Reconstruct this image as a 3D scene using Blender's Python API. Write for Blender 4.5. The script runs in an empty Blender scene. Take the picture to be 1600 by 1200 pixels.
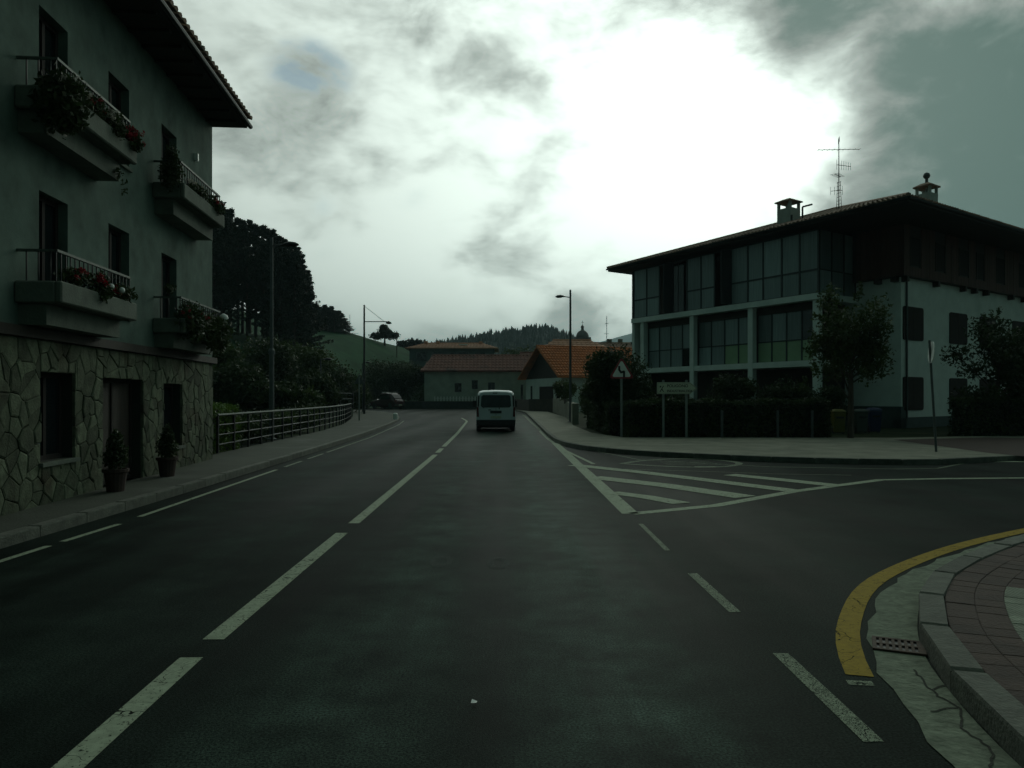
import bpy, math, random
import numpy as np
from mathutils import Vector, Matrix
R = math.radians
rnd = random.Random(7)
SC = bpy.context.scene
COL = SC.collection

# ------------------------------------------------------------------ camera, sky, sun
F, HV = 1200.0, 619.0
CAMZ = 1.65
cam_d = bpy.data.cameras.new('camera'); cam = bpy.data.objects.new('camera', cam_d); COL.objects.link(cam)
cam.location = (0, 0, CAMZ); cam.rotation_euler = (R(90), 0, 0)
cam_d.sensor_fit = 'HORIZONTAL'; cam_d.sensor_width = 36; cam_d.lens = 27.0
cam_d.shift_y = (HV-600)/1600.0
cam_d.clip_start = 0.05; cam_d.clip_end = 20000
SC.camera = cam
SC.view_settings.view_transform = 'Standard'; SC.view_settings.look = 'None'
SC.view_settings.exposure = -1.0; SC.view_settings.gamma = 1.0; SC.view_settings.use_curve_mapping = False

SUN_EL, SUN_AZ = R(19.5), R(15.5)       # azimuth from +Y towards +X
SUN_DIR = Vector((math.sin(SUN_AZ)*math.cos(SUN_EL), math.cos(SUN_AZ)*math.cos(SUN_EL), math.sin(SUN_EL)))

def pdir(u, v): return Vector(((u-800)/F, 1, (HV-v)/F)).normalized()

world = bpy.data.worlds.new('World'); SC.world = world; world.use_nodes = True
def build_world():
    nt = world.node_tree; N = nt.nodes; L = nt.links; N.clear()
    def put(sock, v):
        if v is None: return
        if isinstance(v, bpy.types.NodeSocket): L.new(v, sock)
        else: sock.default_value = v
    def M(op, a, b=None, c=None, clamp=False):
        n = N.new('ShaderNodeMath'); n.operation = op; n.use_clamp = clamp
        for i, v in enumerate((a, b, c)): put(n.inputs[i], v)
        return n.outputs[0]
    def mix(f, a, b):
        n = N.new('ShaderNodeMix'); n.data_type = 'RGBA'; put(n.inputs[0], f); put(n.inputs[6], a); put(n.inputs[7], b); return n.outputs[2]
    def ramp(v, a, b):
        n = N.new('ShaderNodeMapRange'); n.interpolation_type = 'SMOOTHSTEP'; put(n.inputs[0], v); n.inputs[1].default_value = a; n.inputs[2].default_value = b; return n.outputs[0]
    tc = N.new('ShaderNodeTexCoord'); d = tc.outputs['Generated']
    def dot(v):
        n = N.new('ShaderNodeVectorMath'); n.operation = 'DOT_PRODUCT'; L.new(d, n.inputs[0]); n.inputs[1].default_value = v; return n.outputs['Value']
    sep = N.new('ShaderNodeSeparateXYZ'); L.new(d, sep.inputs[0])
    def noise(scale, det, rough, dist, off, st):
        mp = N.new('ShaderNodeMapping'); L.new(d, mp.inputs[0]); mp.inputs['Location'].default_value = off; mp.inputs['Scale'].default_value = st; mp.inputs['Rotation'].default_value = (0, R(-14), 0)
        n = N.new('ShaderNodeTexNoise'); n.inputs['Scale'].default_value = scale; n.inputs['Detail'].default_value = det
        n.inputs['Roughness'].default_value = rough; n.inputs['Distortion'].default_value = dist
        L.new(mp.outputs[0], n.inputs['Vector']); return n.outputs['Fac']
    n1 = noise(3.8, 9, .55, .3, (3.1, 1.7, .3), (1, 1, 1.9)); n2 = noise(10.5, 8, .58, .3, (9.3, 4.1, 2.0), (1, 1, 1.7))
    cl = M('ADD', M('MULTIPLY_ADD', n1, 1.25, -.625), M('MULTIPLY_ADD', n2, 1.30, -.15))
    c = dot(SUN_DIR)
    def gl(k, a): return M('MULTIPLY', M('EXPONENT', M('MULTIPLY', M('SUBTRACT', c, 1.0), k)), a)
    lum = M('ADD', M('ADD', gl(30, .35), gl(3.4, 1.50)), .048)
    # cloud banks: (pixel, sharpness, amount) - thicker > 0, thinner < 0
    blobs = [((1560, 90), 30, .58), ((1250, -60), 90, .48), ((1090, -50), 260, .25), ((1590, 300), 60, .34), ((1430, 200), 260, .30), ((1400, 300), 300, .22), ((1250, 50), 900, .25),
             ((540, 50), 60, .15), ((720, 80), 140, .13), ((850, 120), 420, .20), ((930, 20), 600, .16), ((420, 210), 90, .12), ((640, 170), 150, .0), ((480, 300), 160, .14), ((830, 250), 500, .12), ((400, 470), 90, -.2), ((720, 190), 300, -.12), ((900, 245), 1200, .16),
             ((850, 480), 120, .30), ((600, 500), 400, .10), ((960, 410), 500, .10), ((1190, 285), 700, .22), ((1040, 262), 1600, .28),
             ((1130, 180), 70, -.46), ((1040, 90), 400, -.30), ((1310, 165), 400, -.36), ((1050, 350), 130, -.38), ((800, 30), 900, -.15), ((560, 400), 110, -.20), ((700, 380), 200, -.12), ((340, 40), 160, -.16), ((640, 330), 300, -.16), ((600, 470), 900, -.2), ((380, 330), 200, -.12), ((1230, 290), 1500, -.1)]
    s = cl
    for (uv, k, a) in blobs:
        g = M('EXPONENT', M('MULTIPLY', M('SUBTRACT', dot(pdir(*uv)), 1.0), float(k)))
        s = M('MULTIPLY_ADD', g, a, s)
    t = ramp(s, .30, 1.05)
    thick = M('SUBTRACT', M('MULTIPLY_ADD', t, -.68, 1.0), M('MULTIPLY', ramp(s, .85, 1.4), .18))                      # light that gets through
    lumT = M('MULTIPLY', lum, thick)
    tint = mix(ramp(lumT, .05, .42), (.53, 1.0, .84, 1), (.875, 1.0, .91, 1))
    vm = N.new('ShaderNodeVectorMath'); vm.operation = 'SCALE'; L.new(tint, vm.inputs[0]); L.new(lumT, vm.inputs['Scale'])
    cloud = vm.outputs[0]
    sky = N.new('ShaderNodeTexSky'); sky.sky_type = 'NISHITA'; sky.sun_disc = False
    sky.sun_elevation = SUN_EL; sky.sun_rotation = SUN_AZ; sky.air_density = 1.0; sky.dust_density = 1.5; sky.ozone_density = 1.5
    gap = None
    for (uv, k, a) in [((468, 112), 1500, 1.0), ((520, 124), 2200, .7), ((500, 345), 900, .42), ((640, 300), 1500, .3), ((700, 455), 900, .34), ((990, 335), 1200, .2), ((360, 8), 900, .25)]:
        g = M('MULTIPLY', M('EXPONENT', M('MULTIPLY', M('SUBTRACT', dot(pdir(*uv)), 1.0), float(k))), a)
        gap = g if gap is None else M('ADD', gap, g)
    gapm = ramp(M('MULTIPLY', gap, M('MULTIPLY_ADD', n2, -5.0, 3.1)), .15, .9)
    cs = N.new('ShaderNodeVectorMath'); cs.operation = 'SCALE'; L.new(cloud, cs.inputs[0]); cs.inputs['Scale'].default_value = 20.0   # background strength is 0.1
    sk = N.new('ShaderNodeVectorMath'); sk.operation = 'MULTIPLY'; L.new(sky.outputs[0], sk.inputs[0]); sk.inputs[1].default_value = (1.05, 1.35, 1.35)
    out = mix(M('MULTIPLY', gapm, .75), cs.outputs[0], sk.outputs[0])
    bg = N.new('ShaderNodeBackground'); L.new(out, bg.inputs[0]); bg.inputs[1].default_value = 0.1
    wo = N.new('ShaderNodeOutputWorld'); L.new(bg.outputs[0], wo.inputs[0])
build_world()
sun_d = bpy.data.lights.new('sun', 'SUN'); sun = bpy.data.objects.new('sun', sun_d); COL.objects.link(sun)
sun_d.energy = 0.5; sun_d.angle = R(14); sun_d.color = (.90, 1.0, .82)
sun.rotation_euler = SUN_DIR.to_track_quat('Z', 'Y').to_euler(); sun.location = (20, 60, 40)

# ------------------------------------------------------------------ helpers
def G(u, v, z=0.0):
    Y = (CAMZ-z)*F/(v-HV); return ((u-800)/F*Y, Y)

MATS = {}
def mat(name, col, rough=.7, var=.12, scale=6.0, bump=.0, bscale=None, metal=0.0, spec=.5, rand=0.0, det=5, stretch=None, col2=None, m2=(.55, .7), s2=1.5, coat=0.0, vor=None):
    if name in MATS: return MATS[name]
    m = bpy.data.materials.new(name); m.use_nodes = True; nt = m.node_tree; N = nt.nodes; L = nt.links
    b = N['Principled BSDF']; b.inputs['Roughness'].default_value = rough; b.inputs['Metallic'].default_value = metal
    b.inputs['Specular IOR Level'].default_value = spec; b.inputs['Coat Weight'].default_value = coat
    tc = N.new('ShaderNodeTexCoord'); src = tc.outputs['Object']
    if stretch:
        mp = N.new('ShaderNodeMapping'); mp.inputs['Scale'].default_value = stretch; L.new(src, mp.inputs[0]); src = mp.outputs[0]
    n = N.new('ShaderNodeTexNoise'); n.inputs['Scale'].default_value = scale; n.inputs['Detail'].default_value = det; n.inputs['Roughness'].default_value = .6; L.new(src, n.inputs['Vector'])
    mr = N.new('ShaderNodeMapRange'); L.new(n.outputs['Fac'], mr.inputs[0]); mr.inputs[1].default_value = .25; mr.inputs[2].default_value = .75
    mr.inputs[3].default_value = 1-var*1.5; mr.inputs[4].default_value = 1+var
    val = mr.outputs[0]
    if rand:
        oi = N.new('ShaderNodeObjectInfo'); r = N.new('ShaderNodeMapRange'); L.new(oi.outputs['Random'], r.inputs[0]); r.inputs[3].default_value = 1-rand; r.inputs[4].default_value = 1+rand
        mm = N.new('ShaderNodeMath'); mm.operation = 'MULTIPLY'; L.new(val, mm.inputs[0]); L.new(r.outputs[0], mm.inputs[1]); val = mm.outputs[0]
    base = None
    if col2:
        n2 = N.new('ShaderNodeTexNoise'); n2.inputs['Scale'].default_value = s2; n2.inputs['Detail'].default_value = 7; L.new(src, n2.inputs['Vector'])
        r2 = N.new('ShaderNodeMapRange'); L.new(n2.outputs['Fac'], r2.inputs[0]); r2.inputs[1].default_value = m2[0]; r2.inputs[2].default_value = m2[1]
        mx = N.new('ShaderNodeMix'); mx.data_type = 'RGBA'; L.new(r2.outputs[0], mx.inputs[0]); mx.inputs[6].default_value = (*col, 1); mx.inputs[7].default_value = (*col2, 1); base = mx.outputs[2]
    sc = N.new('ShaderNodeVectorMath'); sc.operation = 'SCALE'
    if base: L.new(base, sc.inputs[0])
    else: sc.inputs[0].default_value = col
    L.new(val, sc.inputs['Scale']); L.new(sc.outputs[0], b.inputs['Base Color'])
    if bump:
        bn = N.new('ShaderNodeTexNoise'); bn.inputs['Scale'].default_value = bscale or scale*5; bn.inputs['Detail'].default_value = 4; L.new(src, bn.inputs['Vector'])
        h = bn.outputs['Fac']
        if vor:
            vo = N.new('ShaderNodeTexVoronoi'); vo.inputs['Scale'].default_value = vor; vo.inputs['Randomness'].default_value = 0.0; L.new(src, vo.inputs['Vector']); h = vo.outputs['Distance']
        bu = N.new('ShaderNodeBump'); bu.inputs['Strength'].default_value = bump; bu.inputs['Distance'].default_value = .02; L.new(h, bu.inputs['Height']); L.new(bu.outputs[0], b.inputs['Normal'])
    MATS[name] = m; return m

def leaf_mat(name, c1, c2, scale=1.2, trans=.25):
    if name in MATS: return MATS[name]
    m = bpy.data.materials.new(name); m.use_nodes = True; nt = m.node_tree; N = nt.nodes; L = nt.links
    b = N['Principled BSDF']; b.inputs['Roughness'].default_value = .55; b.inputs['Specular IOR Level'].default_value = .3
    tc = N.new('ShaderNodeTexCoord'); n = N.new('ShaderNodeTexNoise'); n.inputs['Scale'].default_value = scale; n.inputs['Detail'].default_value = 6; L.new(tc.outputs['Object'], n.inputs['Vector'])
    r = N.new('ShaderNodeMapRange'); r.inputs[1].default_value = .35; r.inputs[2].default_value = .65; L.new(n.outputs['Fac'], r.inputs[0])
    mx = N.new('ShaderNodeMix'); mx.data_type = 'RGBA'; L.new(r.outputs[0], mx.inputs[0]); mx.inputs[6].default_value = (*c1, 1); mx.inputs[7].default_value = (*c2, 1)
    L.new(mx.outputs[2], b.inputs['Base Color'])
    if trans:
        tr = N.new('ShaderNodeBsdfTranslucent'); L.new(mx.outputs[2], tr.inputs[0]); ms = N.new('ShaderNodeMixShader'); ms.inputs[0].default_value = trans
        L.new(b.outputs[0], ms.inputs[1]); L.new(tr.outputs[0], ms.inputs[2]); L.new(ms.outputs[0], N['Material Output'].inputs[0])
    MATS[name] = m; return m

class MB:
    def __init__(s): s.v = []; s.f = []
    def quad(s, a, b, c, d): i = len(s.v); s.v += [tuple(a), tuple(b), tuple(c), tuple(d)]; s.f.append((i, i+1, i+2, i+3)); return s
    def poly(s, pts): i = len(s.v); s.v += [tuple(p) for p in pts]; s.f.append(tuple(range(i, i+len(pts)))); return s
    def obox(s, o, a, b, c):
        o, a, b, c = Vector(o), Vector(a), Vector(b), Vector(c); i = len(s.v)
        for k in range(8): s.v.append(tuple(o + a*(k & 1) + b*((k >> 1) & 1) + c*((k >> 2) & 1)))
        fl = [(0, 2, 3, 1), (4, 5, 7, 6), (0, 1, 5, 4), (2, 6, 7, 3), (0, 4, 6, 2), (1, 3, 7, 5)]
        if a.cross(b).dot(c) < 0: fl = [f[::-1] for f in fl]
        s.f += [tuple(i+j for j in f) for f in fl]; return s
    def box(s, x0, x1, y0, y1, z0, z1): return s.obox((x0, y0, z0), (x1-x0, 0, 0), (0, y1-y0, 0), (0, 0, z1-z0))
    def tube(s, p0, p1, r0, r1=None, n=8, cap=True):
        if r1 is None: r1 = r0
        p0, p1 = Vector(p0), Vector(p1); d = (p1-p0).normalized(); a = d.orthogonal().normalized(); b = d.cross(a); i = len(s.v)
        for p, r in ((p0, r0), (p1, r1)):
            for k in range(n):
                t = 2*math.pi*k/n; s.v.append(tuple(p + (a*math.cos(t)+b*math.sin(t))*r))
        for k in range(n): j = (k+1) % n; s.f.append((i+k, i+j, i+n+j, i+n+k))
        if cap: s.f.append(tuple(i+n-1-k for k in range(n))); s.f.append(tuple(i+n+k for k in range(n)))
        return s
    def path(s, pts, r, n=6):
        for a, b in zip(pts[:-1], pts[1:]): s.tube(a, b, r, r, n)
        return s
    def lathe(s, c, prof, n=16):
        c = Vector(c); i = len(s.v)
        for (r, z) in prof:
            for k in range(n): t = 2*math.pi*k/n; s.v.append((c.x+r*math.cos(t), c.y+r*math.sin(t), c.z+z))
        m = len(prof)
        for q in range(m-1):
            for k in range(n): j = (k+1) % n; s.f.append((i+q*n+k, i+q*n+j, i+(q+1)*n+j, i+(q+1)*n+k))
        s.f.append(tuple(i+n-1-k for k in range(n))); s.f.append(tuple(i+(m-1)*n+k for k in range(n))); return s
    def prism(s, pts, z0, z1):
        i = len(s.v); n = len(pts)
        s.v += [(p[0], p[1], z0) for p in pts] + [(p[0], p[1], z1) for p in pts]
        s.f.append(tuple(i+n+k for k in range(n))); s.f.append(tuple(i+n-1-k for k in range(n)))
        for k in range(n): j = (k+1) % n; s.f.append((i+k, i+j, i+n+j, i+n+k))
        return s
    def loft(s, rings, cap=True):
        i = len(s.v); n = len(rings[0])
        for r in rings: s.v += [tuple(p) for p in r]
        for q in range(len(rings)-1):
            for k in range(n): j = (k+1) % n; s.f.append((i+q*n+k, i+q*n+j, i+(q+1)*n+j, i+(q+1)*n+k))
        if cap: s.f.append(tuple(i+n-1-k for k in range(n))); s.f.append(tuple(i+(len(rings)-1)*n+k for k in range(n)))
        return s

def rootloc(p):
    v = Vector((0, 0, 0))
    while p is not None: v = v + p.location; p = p.parent
    return v
def finish(o, parent=None, label=None, cat=None, group=None, kind=None):
    COL.objects.link(o)
    if parent: o.parent = parent
    if label: o['label'] = label
    if cat: o['category'] = cat
    if group: o['group'] = group
    if kind: o['kind'] = kind
    return o
def obj(name, mb, m, parent=None, label=None, cat=None, group=None, kind=None, smooth=False, bevel=0, base=None):
    off = rootloc(parent) if parent else Vector(base or (0, 0, 0))
    me = bpy.data.meshes.new(name)
    if isinstance(mb, MB):
        me.from_pydata([tuple(Vector(v)-off) for v in mb.v], [], mb.f)
    else:                                                   # numpy quads / tris (n,k,3)
        n, k, _ = mb.shape; co = (mb.reshape(-1, 3) - np.array(off)).astype(np.float32)
        me.vertices.add(n*k); me.vertices.foreach_set('co', co.ravel()); me.loops.add(n*k); me.loops.foreach_set('vertex_index', np.arange(n*k, dtype=np.int32))
        me.polygons.add(n); me.polygons.foreach_set('loop_start', np.arange(0, n*k, k, dtype=np.int32)); me.polygons.foreach_set('loop_total', np.full(n, k, dtype=np.int32)); me.update(calc_edges=True)
    me.materials.append(m); me.update()
    if smooth: me.polygons.foreach_set('use_smooth', [True]*len(me.polygons))
    o = bpy.data.objects.new(name, me)
    if not parent and base: o.location = base
    if bevel:
        bv = o.modifiers.new('bevel', 'BEVEL'); bv.width = bevel; bv.segments = 1; bv.limit_method = 'ANGLE'
    return finish(o, parent, label, cat, group, kind)
def thing(name, label, cat, loc=(0, 0, 0), rot=0, group=None):
    o = bpy.data.objects.new(name, None); o.location = loc; o.rotation_euler = (0, 0, rot); o.empty_display_size = .2
    return finish(o, None, label, cat, group)
def dup(root, loc, rot=None, scale=None, label=None, group=None):
    def cp(o, parent):
        c = o.copy(); COL.objects.link(c)
        if parent: c.parent = parent
        for ch in list(o.children): cp(ch, c)
        return c
    r = cp(root, None); r.location = loc
    if rot is not None: r.rotation_euler = (0, 0, rot)
    if scale: r.scale = scale if isinstance(scale, tuple) else (scale,)*3
    if label: r['label'] = label
    if group: r['group'] = group
    return r

def leaves(blobs, n, size, seed=0, k=4, shell=.5, flat=0.0, asp=.55, droop=0.0):
    """random leaf polygons in ellipsoids; blobs = [(centre, radii)]"""
    g = np.random.default_rng(seed)
    vol = np.array([b[1][0]*b[1][1]*b[1][2] for b in blobs])**(2/3); idx = g.choice(len(blobs), n, p=vol/vol.sum())
    C = np.array([b[0] for b in blobs], float)[idx]; Rr = np.array([b[1] for b in blobs], float)[idx]
    d = g.normal(size=(n, 3)); d /= np.linalg.norm(d, axis=1)[:, None]
    rr = g.random(n)**shell
    P = C + d*Rr*rr[:, None]*(1+.12*g.normal(size=(n, 1)))
    a = g.normal(size=(n, 3)); a[:, 2] = a[:, 2]*(1-flat)-droop; a /= np.linalg.norm(a, axis=1)[:, None]
    b = np.cross(a, g.normal(size=(n, 3))); b /= np.linalg.norm(b, axis=1)[:, None]
    s = size*(.6+.8*g.random((n, 1)))
    a = a*s; b = b*s*asp
    if k == 4: return np.stack([P-a, P+b*.9, P+a, P-b*.9], axis=1)
    return np.stack([P-a+b, P-a-b, P+a], axis=1)

def offset(pl, d):
    """offset a 2D polyline to its right by d"""
    out = []
    for i, p in enumerate(pl):
        a = pl[max(i-1, 0)]; b = pl[min(i+1, len(pl)-1)]
        t = Vector((b[0]-a[0], b[1]-a[1])).normalized(); out.append((p[0]+t.y*d, p[1]-t.x*d))
    return out
def resample(pl, step):
    L = [0]
    for a, b in zip(pl[:-1], pl[1:]): L.append(L[-1]+math.hypot(b[0]-a[0], b[1]-a[1]))
    n = max(1, round(L[-1]/step)); out = []; j = 0
    for i in range(n+1):
        s = L[-1]*i/n
        while j < len(L)-2 and s > L[j+1]: j += 1
        t = (s-L[j])/(L[j+1]-L[j]); out.append((pl[j][0]*(1-t)+pl[j+1][0]*t, pl[j][1]*(1-t)+pl[j+1][1]*t))
    return out
def smooth_pl(pl, it=2):
    for _ in range(it):
        q = [pl[0]]
        for a, b in zip(pl[:-1], pl[1:]): q += [(.75*a[0]+.25*b[0], .75*a[1]+.25*b[1]), (.25*a[0]+.75*b[0], .25*a[1]+.75*b[1])]
        pl = q+[pl[-1]]
    return pl
def lerp_tab(x, tab):
    if x <= tab[0][0]: return tab[0][1]
    for (a, p), (b, q) in zip(tab[:-1], tab[1:]):
        if x <= b: return p+(q-p)*(x-a)/(b-a)
    return tab[-1][1]
def ss(a, b, x):
    t = min(1, max(0, (x-a)/(b-a))); return t*t*(3-2*t)

# ------------------------------------------------------------------ materials
def asphalt_mat():
    m = bpy.data.materials.new('asphalt'); m.use_nodes = True; nt = m.node_tree; N = nt.nodes; L = nt.links; b = N['Principled BSDF']
    tc = N.new('ShaderNodeTexCoord'); src = tc.outputs['Object']
    def noise(s, det=5, vec=None, rough=.6):
        n = N.new('ShaderNodeTexNoise'); n.inputs['Scale'].default_value = s; n.inputs['Detail'].default_value = det; n.inputs['Roughness'].default_value = rough; L.new(vec or src, n.inputs['Vector']); return n.outputs['Fac']
    def mr(v, a, b_, c, d):
        n = N.new('ShaderNodeMapRange'); L.new(v, n.inputs[0]); n.inputs[1].default_value = a; n.inputs[2].default_value = b_; n.inputs[3].default_value = c; n.inputs[4].default_value = d; return n.outputs[0]
    def mul(a, b_, op='MULTIPLY'):
        n = N.new('ShaderNodeMath'); n.operation = op
        for i, v in enumerate((a, b_)):
            if isinstance(v, float): n.inputs[i].default_value = v
            else: L.new(v, n.inputs[i])
        return n.outputs[0]
    st = N.new('ShaderNodeMapping'); st.inputs['Scale'].default_value = (1.6, .10, 1); L.new(src, st.inputs[0])
    grain = mr(noise(75, 4), .36, .70, .30, 2.3); blot = mr(noise(.7, 6), .3, .7, .5, 1.6); streak = mr(noise(1.0, 4, st.outputs[0]), .35, .65, .6, 1.5)
    vo = N.new('ShaderNodeTexVoronoi'); vo.inputs['Scale'].default_value = 55; L.new(src, vo.inputs['Vector'])
    chips = mr(vo.outputs['Distance'], .0, .12, 2.2, 1.0)
    val = mul(mul(mul(grain, blot), streak), chips)
    sx = N.new('ShaderNodeSeparateXYZ'); L.new(src, sx.inputs[0]); tot = None
    for xc, wd, am in ((-.95, 3.5, 1.8), (.62, 3.0, 3.2), (-3.0, 3.5, .6), (-4.5, 3.5, .6)):      # polished wheel tracks
        q = mul(sx.outputs[0], -xc, 'ADD'); q = mul(mul(mul(q, q), -wd), 1.0)
        ex = N.new('ShaderNodeMath'); ex.operation = 'EXPONENT'; L.new(q, ex.inputs[0]); w_ = mul(mul(ex.outputs[0], float(am)), mr(noise(2.2, 5), .3, .7, .1, 1.5)); tot = w_ if tot is None else mul(tot, w_, 'ADD')
    val = mul(val, mul(tot, 1.0, 'ADD'))
    sc = N.new('ShaderNodeVectorMath'); sc.operation = 'SCALE'; sc.inputs[0].default_value = (.0085, .0135, .0108); L.new(val, sc.inputs['Scale']); L.new(sc.outputs[0], b.inputs['Base Color'])
    L.new(mul(mr(noise(.5, 4, st.outputs[0]),   .3, .7, .52, .70), 1.0), b.inputs['Roughness']); b.inputs['Specular IOR Level'].default_value = .03; b.inputs['Specular Tint'].default_value = (.72, 1.0, .86, 1)
    bu = N.new('ShaderNodeBump'); bu.inputs['Strength'].default_value = .55; bu.inputs['Distance'].default_value = .008; L.new(noise(140, 2), bu.inputs['Height']); L.new(bu.outputs[0], b.inputs['Normal'])
    return m
def paint_mat(name, col, wear=.42, scale=14, fine=.33):
    m = bpy.data.materials.new(name); m.use_nodes = True; nt = m.node_tree; N = nt.nodes; L = nt.links; b = N['Principled BSDF']
    b.inputs['Roughness'].default_value = .75; b.inputs['Specular IOR Level'].default_value = .15
    tc = N.new('ShaderNodeTexCoord'); src = tc.outputs['Object']
    def noise(s, det=6):
        n = N.new('ShaderNodeTexNoise'); n.inputs['Scale'].default_value = s; n.inputs['Detail'].default_value = det; n.inputs['Roughness'].default_value = .7; L.new(src, n.inputs['Vector']); return n.outputs['Fac']
    r = N.new('ShaderNodeMapRange'); L.new(noise(scale), r.inputs[0]); r.inputs[1].default_value = .35; r.inputs[2].default_value = .7; r.inputs[3].default_value = .75; r.inputs[4].default_value = 1.1
    sc = N.new('ShaderNodeVectorMath'); sc.operation = 'SCALE'; sc.inputs[0].default_value = col; L.new(r.outputs[0], sc.inputs['Scale']); L.new(sc.outputs[0], b.inputs['Base Color'])
    # cracks + chips
    vo = N.new('ShaderNodeTexVoronoi'); vo.feature = 'DISTANCE_TO_EDGE'; vo.inputs['Scale'].default_value = 3.2
    nn = N.new('ShaderNodeTexNoise'); nn.inputs['Scale'].default_value = 5; L.new(src, nn.inputs['Vector']); va = N.new('ShaderNodeVectorMath'); va.operation = 'MULTIPLY_ADD'
    L.new(nn.outputs['Color'], va.inputs[0]); va.inputs[1].default_value = (.35, .35, .35); L.new(src, va.inputs[2]); L.new(va.outputs[0], vo.inputs['Vector'])
    c1 = N.new('ShaderNodeMath'); c1.operation = 'GREATER_THAN'; L.new(vo.outputs['Distance'], c1.inputs[0]); c1.inputs[1].default_value = .007
    c2 = N.new('ShaderNodeMath'); c2.operation = 'GREATER_THAN'; L.new(noise(38, 8), c2.inputs[0]); c2.inputs[1].default_value = wear
    mu = N.new('ShaderNodeMath'); mu.operation = 'MULTIPLY'; L.new(c1.outputs[0], mu.inputs[0]); L.new(c2.outputs[0], mu.inputs[1])
    c3 = N.new('ShaderNodeMath'); c3.operation = 'GREATER_THAN'; L.new(noise(150, 3), c3.inputs[0]); c3.inputs[1].default_value = fine
    m2 = N.new('ShaderNodeMath'); m2.operation = 'MULTIPLY'; L.new(mu.outputs[0], m2.inputs[0]); L.new(c3.outputs[0], m2.inputs[1]); mu = m2
    tr = N.new('ShaderNodeBsdfTransparent'); ms = N.new('ShaderNodeMixShader'); L.new(mu.outputs[0], ms.inputs[0]); L.new(tr.outputs[0], ms.inputs[1]); L.new(b.outputs[0], ms.inputs[2]); L.new(ms.outputs[0], N['Material Output'].inputs[0])
    return m
ASPH = asphalt_mat()
PAINT = paint_mat('road_paint_white', (.34, .40, .29), .40)
PAINTW = paint_mat('road_paint_worn', (.30, .36, .26), .40, fine=.47)
PYEL = paint_mat('road_paint_yellow', (.33, .225, .010), .38)
M_GRASS = mat('grass_ground', (.022, .036, .014), 1.0, .35, .6, .6, 8, spec=.1, col2=(.035, .042, .02), s2=.15)
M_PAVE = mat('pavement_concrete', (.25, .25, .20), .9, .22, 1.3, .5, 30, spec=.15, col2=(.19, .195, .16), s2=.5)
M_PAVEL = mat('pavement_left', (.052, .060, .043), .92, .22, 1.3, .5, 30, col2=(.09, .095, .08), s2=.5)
M_KERB = mat('kerb_concrete', (.11, .118, .095), .85, .3, 7, .5, 40, rand=.22)
M_GUT = mat('gutter_concrete', (.20, .235, .175), .9, .3, 14, .7, 25, spec=.15, col2=(.09, .105, .08), s2=7, m2=(.52, .74))
M_RED = mat('red_paving', (.055, .033, .025), .85, .25, 5, .5, 40, rand=.2)
M_BEIGE = mat('beige_paving', (.22, .25, .19), .85, .22, 6, 1.0, 40, rand=.16, vor=30)
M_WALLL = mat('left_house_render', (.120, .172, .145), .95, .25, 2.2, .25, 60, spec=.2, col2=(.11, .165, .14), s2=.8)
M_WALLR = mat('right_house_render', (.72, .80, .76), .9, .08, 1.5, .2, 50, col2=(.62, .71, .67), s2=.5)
M_STONE = mat('rubble_stone', (.115, .135, .09), .9, .35, 7, .7, 30, spec=.2, rand=.42, col2=(.08, .075, .05), s2=1.3)
M_MORTAR = mat('dark_mortar', (.03, .035, .025), .95, .2, 9, .4)
M_CONC = mat('balcony_concrete', (.13, .155, .125), .9, .18, 4, .4, 30, col2=(.085, .10, .08), s2=1.2)
M_DWOOD = mat('dark_timber_and_shade', (.035, .027, .02), .7, .3, 4, .3, 30, stretch=(6, 6, 1))
M_RWOOD = mat('red_brown_timber', (.085, .038, .026), .75, .25, 4, .3, 30, stretch=(5, 5, .6), rand=.22)
M_FRAME = mat('dark_window_frame', (.022, .03, .034), .5, .1, 9)
M_GLASS = mat('dark_glass', (.012, .018, .02), .08, .1, 2, spec=.6)
M_CURT = mat('curtained_glass', (.215, .275, .28), .3, .25, 1.5, spec=.5, rand=.42, stretch=(14, 14, .4))
M_CURTG = mat('green_blind_glass', (.27, .40, .24), .25, .08, 1.5, spec=.5, rand=.08)
M_SHUT = mat('brown_shutter', (.016, .011, .009), .85, .2, 6, .2)
M_METAL = mat('grey_galvanised', (.10, .12, .12), .6, .15, 5, metal=.5)
M_DMETAL = mat('dark_metal', (.03, .036, .036), .5, .15, 8, metal=.4)
M_RAILW = mat('worn_rail', (.10, .12, .105), .6, .2, 8, metal=.3)
M_TILE = mat('roof_tile_brown', (.30, .20, .14), .85, .35, 2.5, .4, 20, col2=(.11, .095, .075), s2=1.1)
M_TILEO = mat('roof_tile_orange', (.62, .21, .07), .85, .25, 2.0, .4, 20, col2=(.46, .16, .06), s2=1.0)
M_TILER = mat('roof_tile_red', (.22, .095, .07), .85, .25, 1.2, .4, 12, col2=(.10, .06, .05), s2=.4)
M_TILEP = mat('roof_tile_pale', (.52, .27, .16), .85, .2, 1.2, .4, 12)
M_LEAFD = leaf_mat('leaf_dark', (.022, .040, .015), (.050, .080, .026))
M_LEAFM = leaf_mat('leaf_mid', (.035, .062, .018), (.070, .105, .030))
M_LEAFB = leaf_mat('leaf_bright', (.07, .14, .02), (.12, .20, .035), 3)
M_PINE = leaf_mat('pine_needle', (.014, .028, .016), (.030, .050, .026), .6, .1)
M_BARK = mat('bark', (.075, .06, .045), .9, .3, 8, .6, 25, stretch=(1, 1, .25))
M_FRED = leaf_mat('flower_red', (.20, .008, .016), (.34, .02, .03), 6, .3)
M_FWHT = leaf_mat('flower_white', (.42, .42, .36), (.55, .52, .45), 6, .3)
M_WHITE = mat('white_enamel', (.78, .82, .78), .45, .06, 6)
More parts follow.
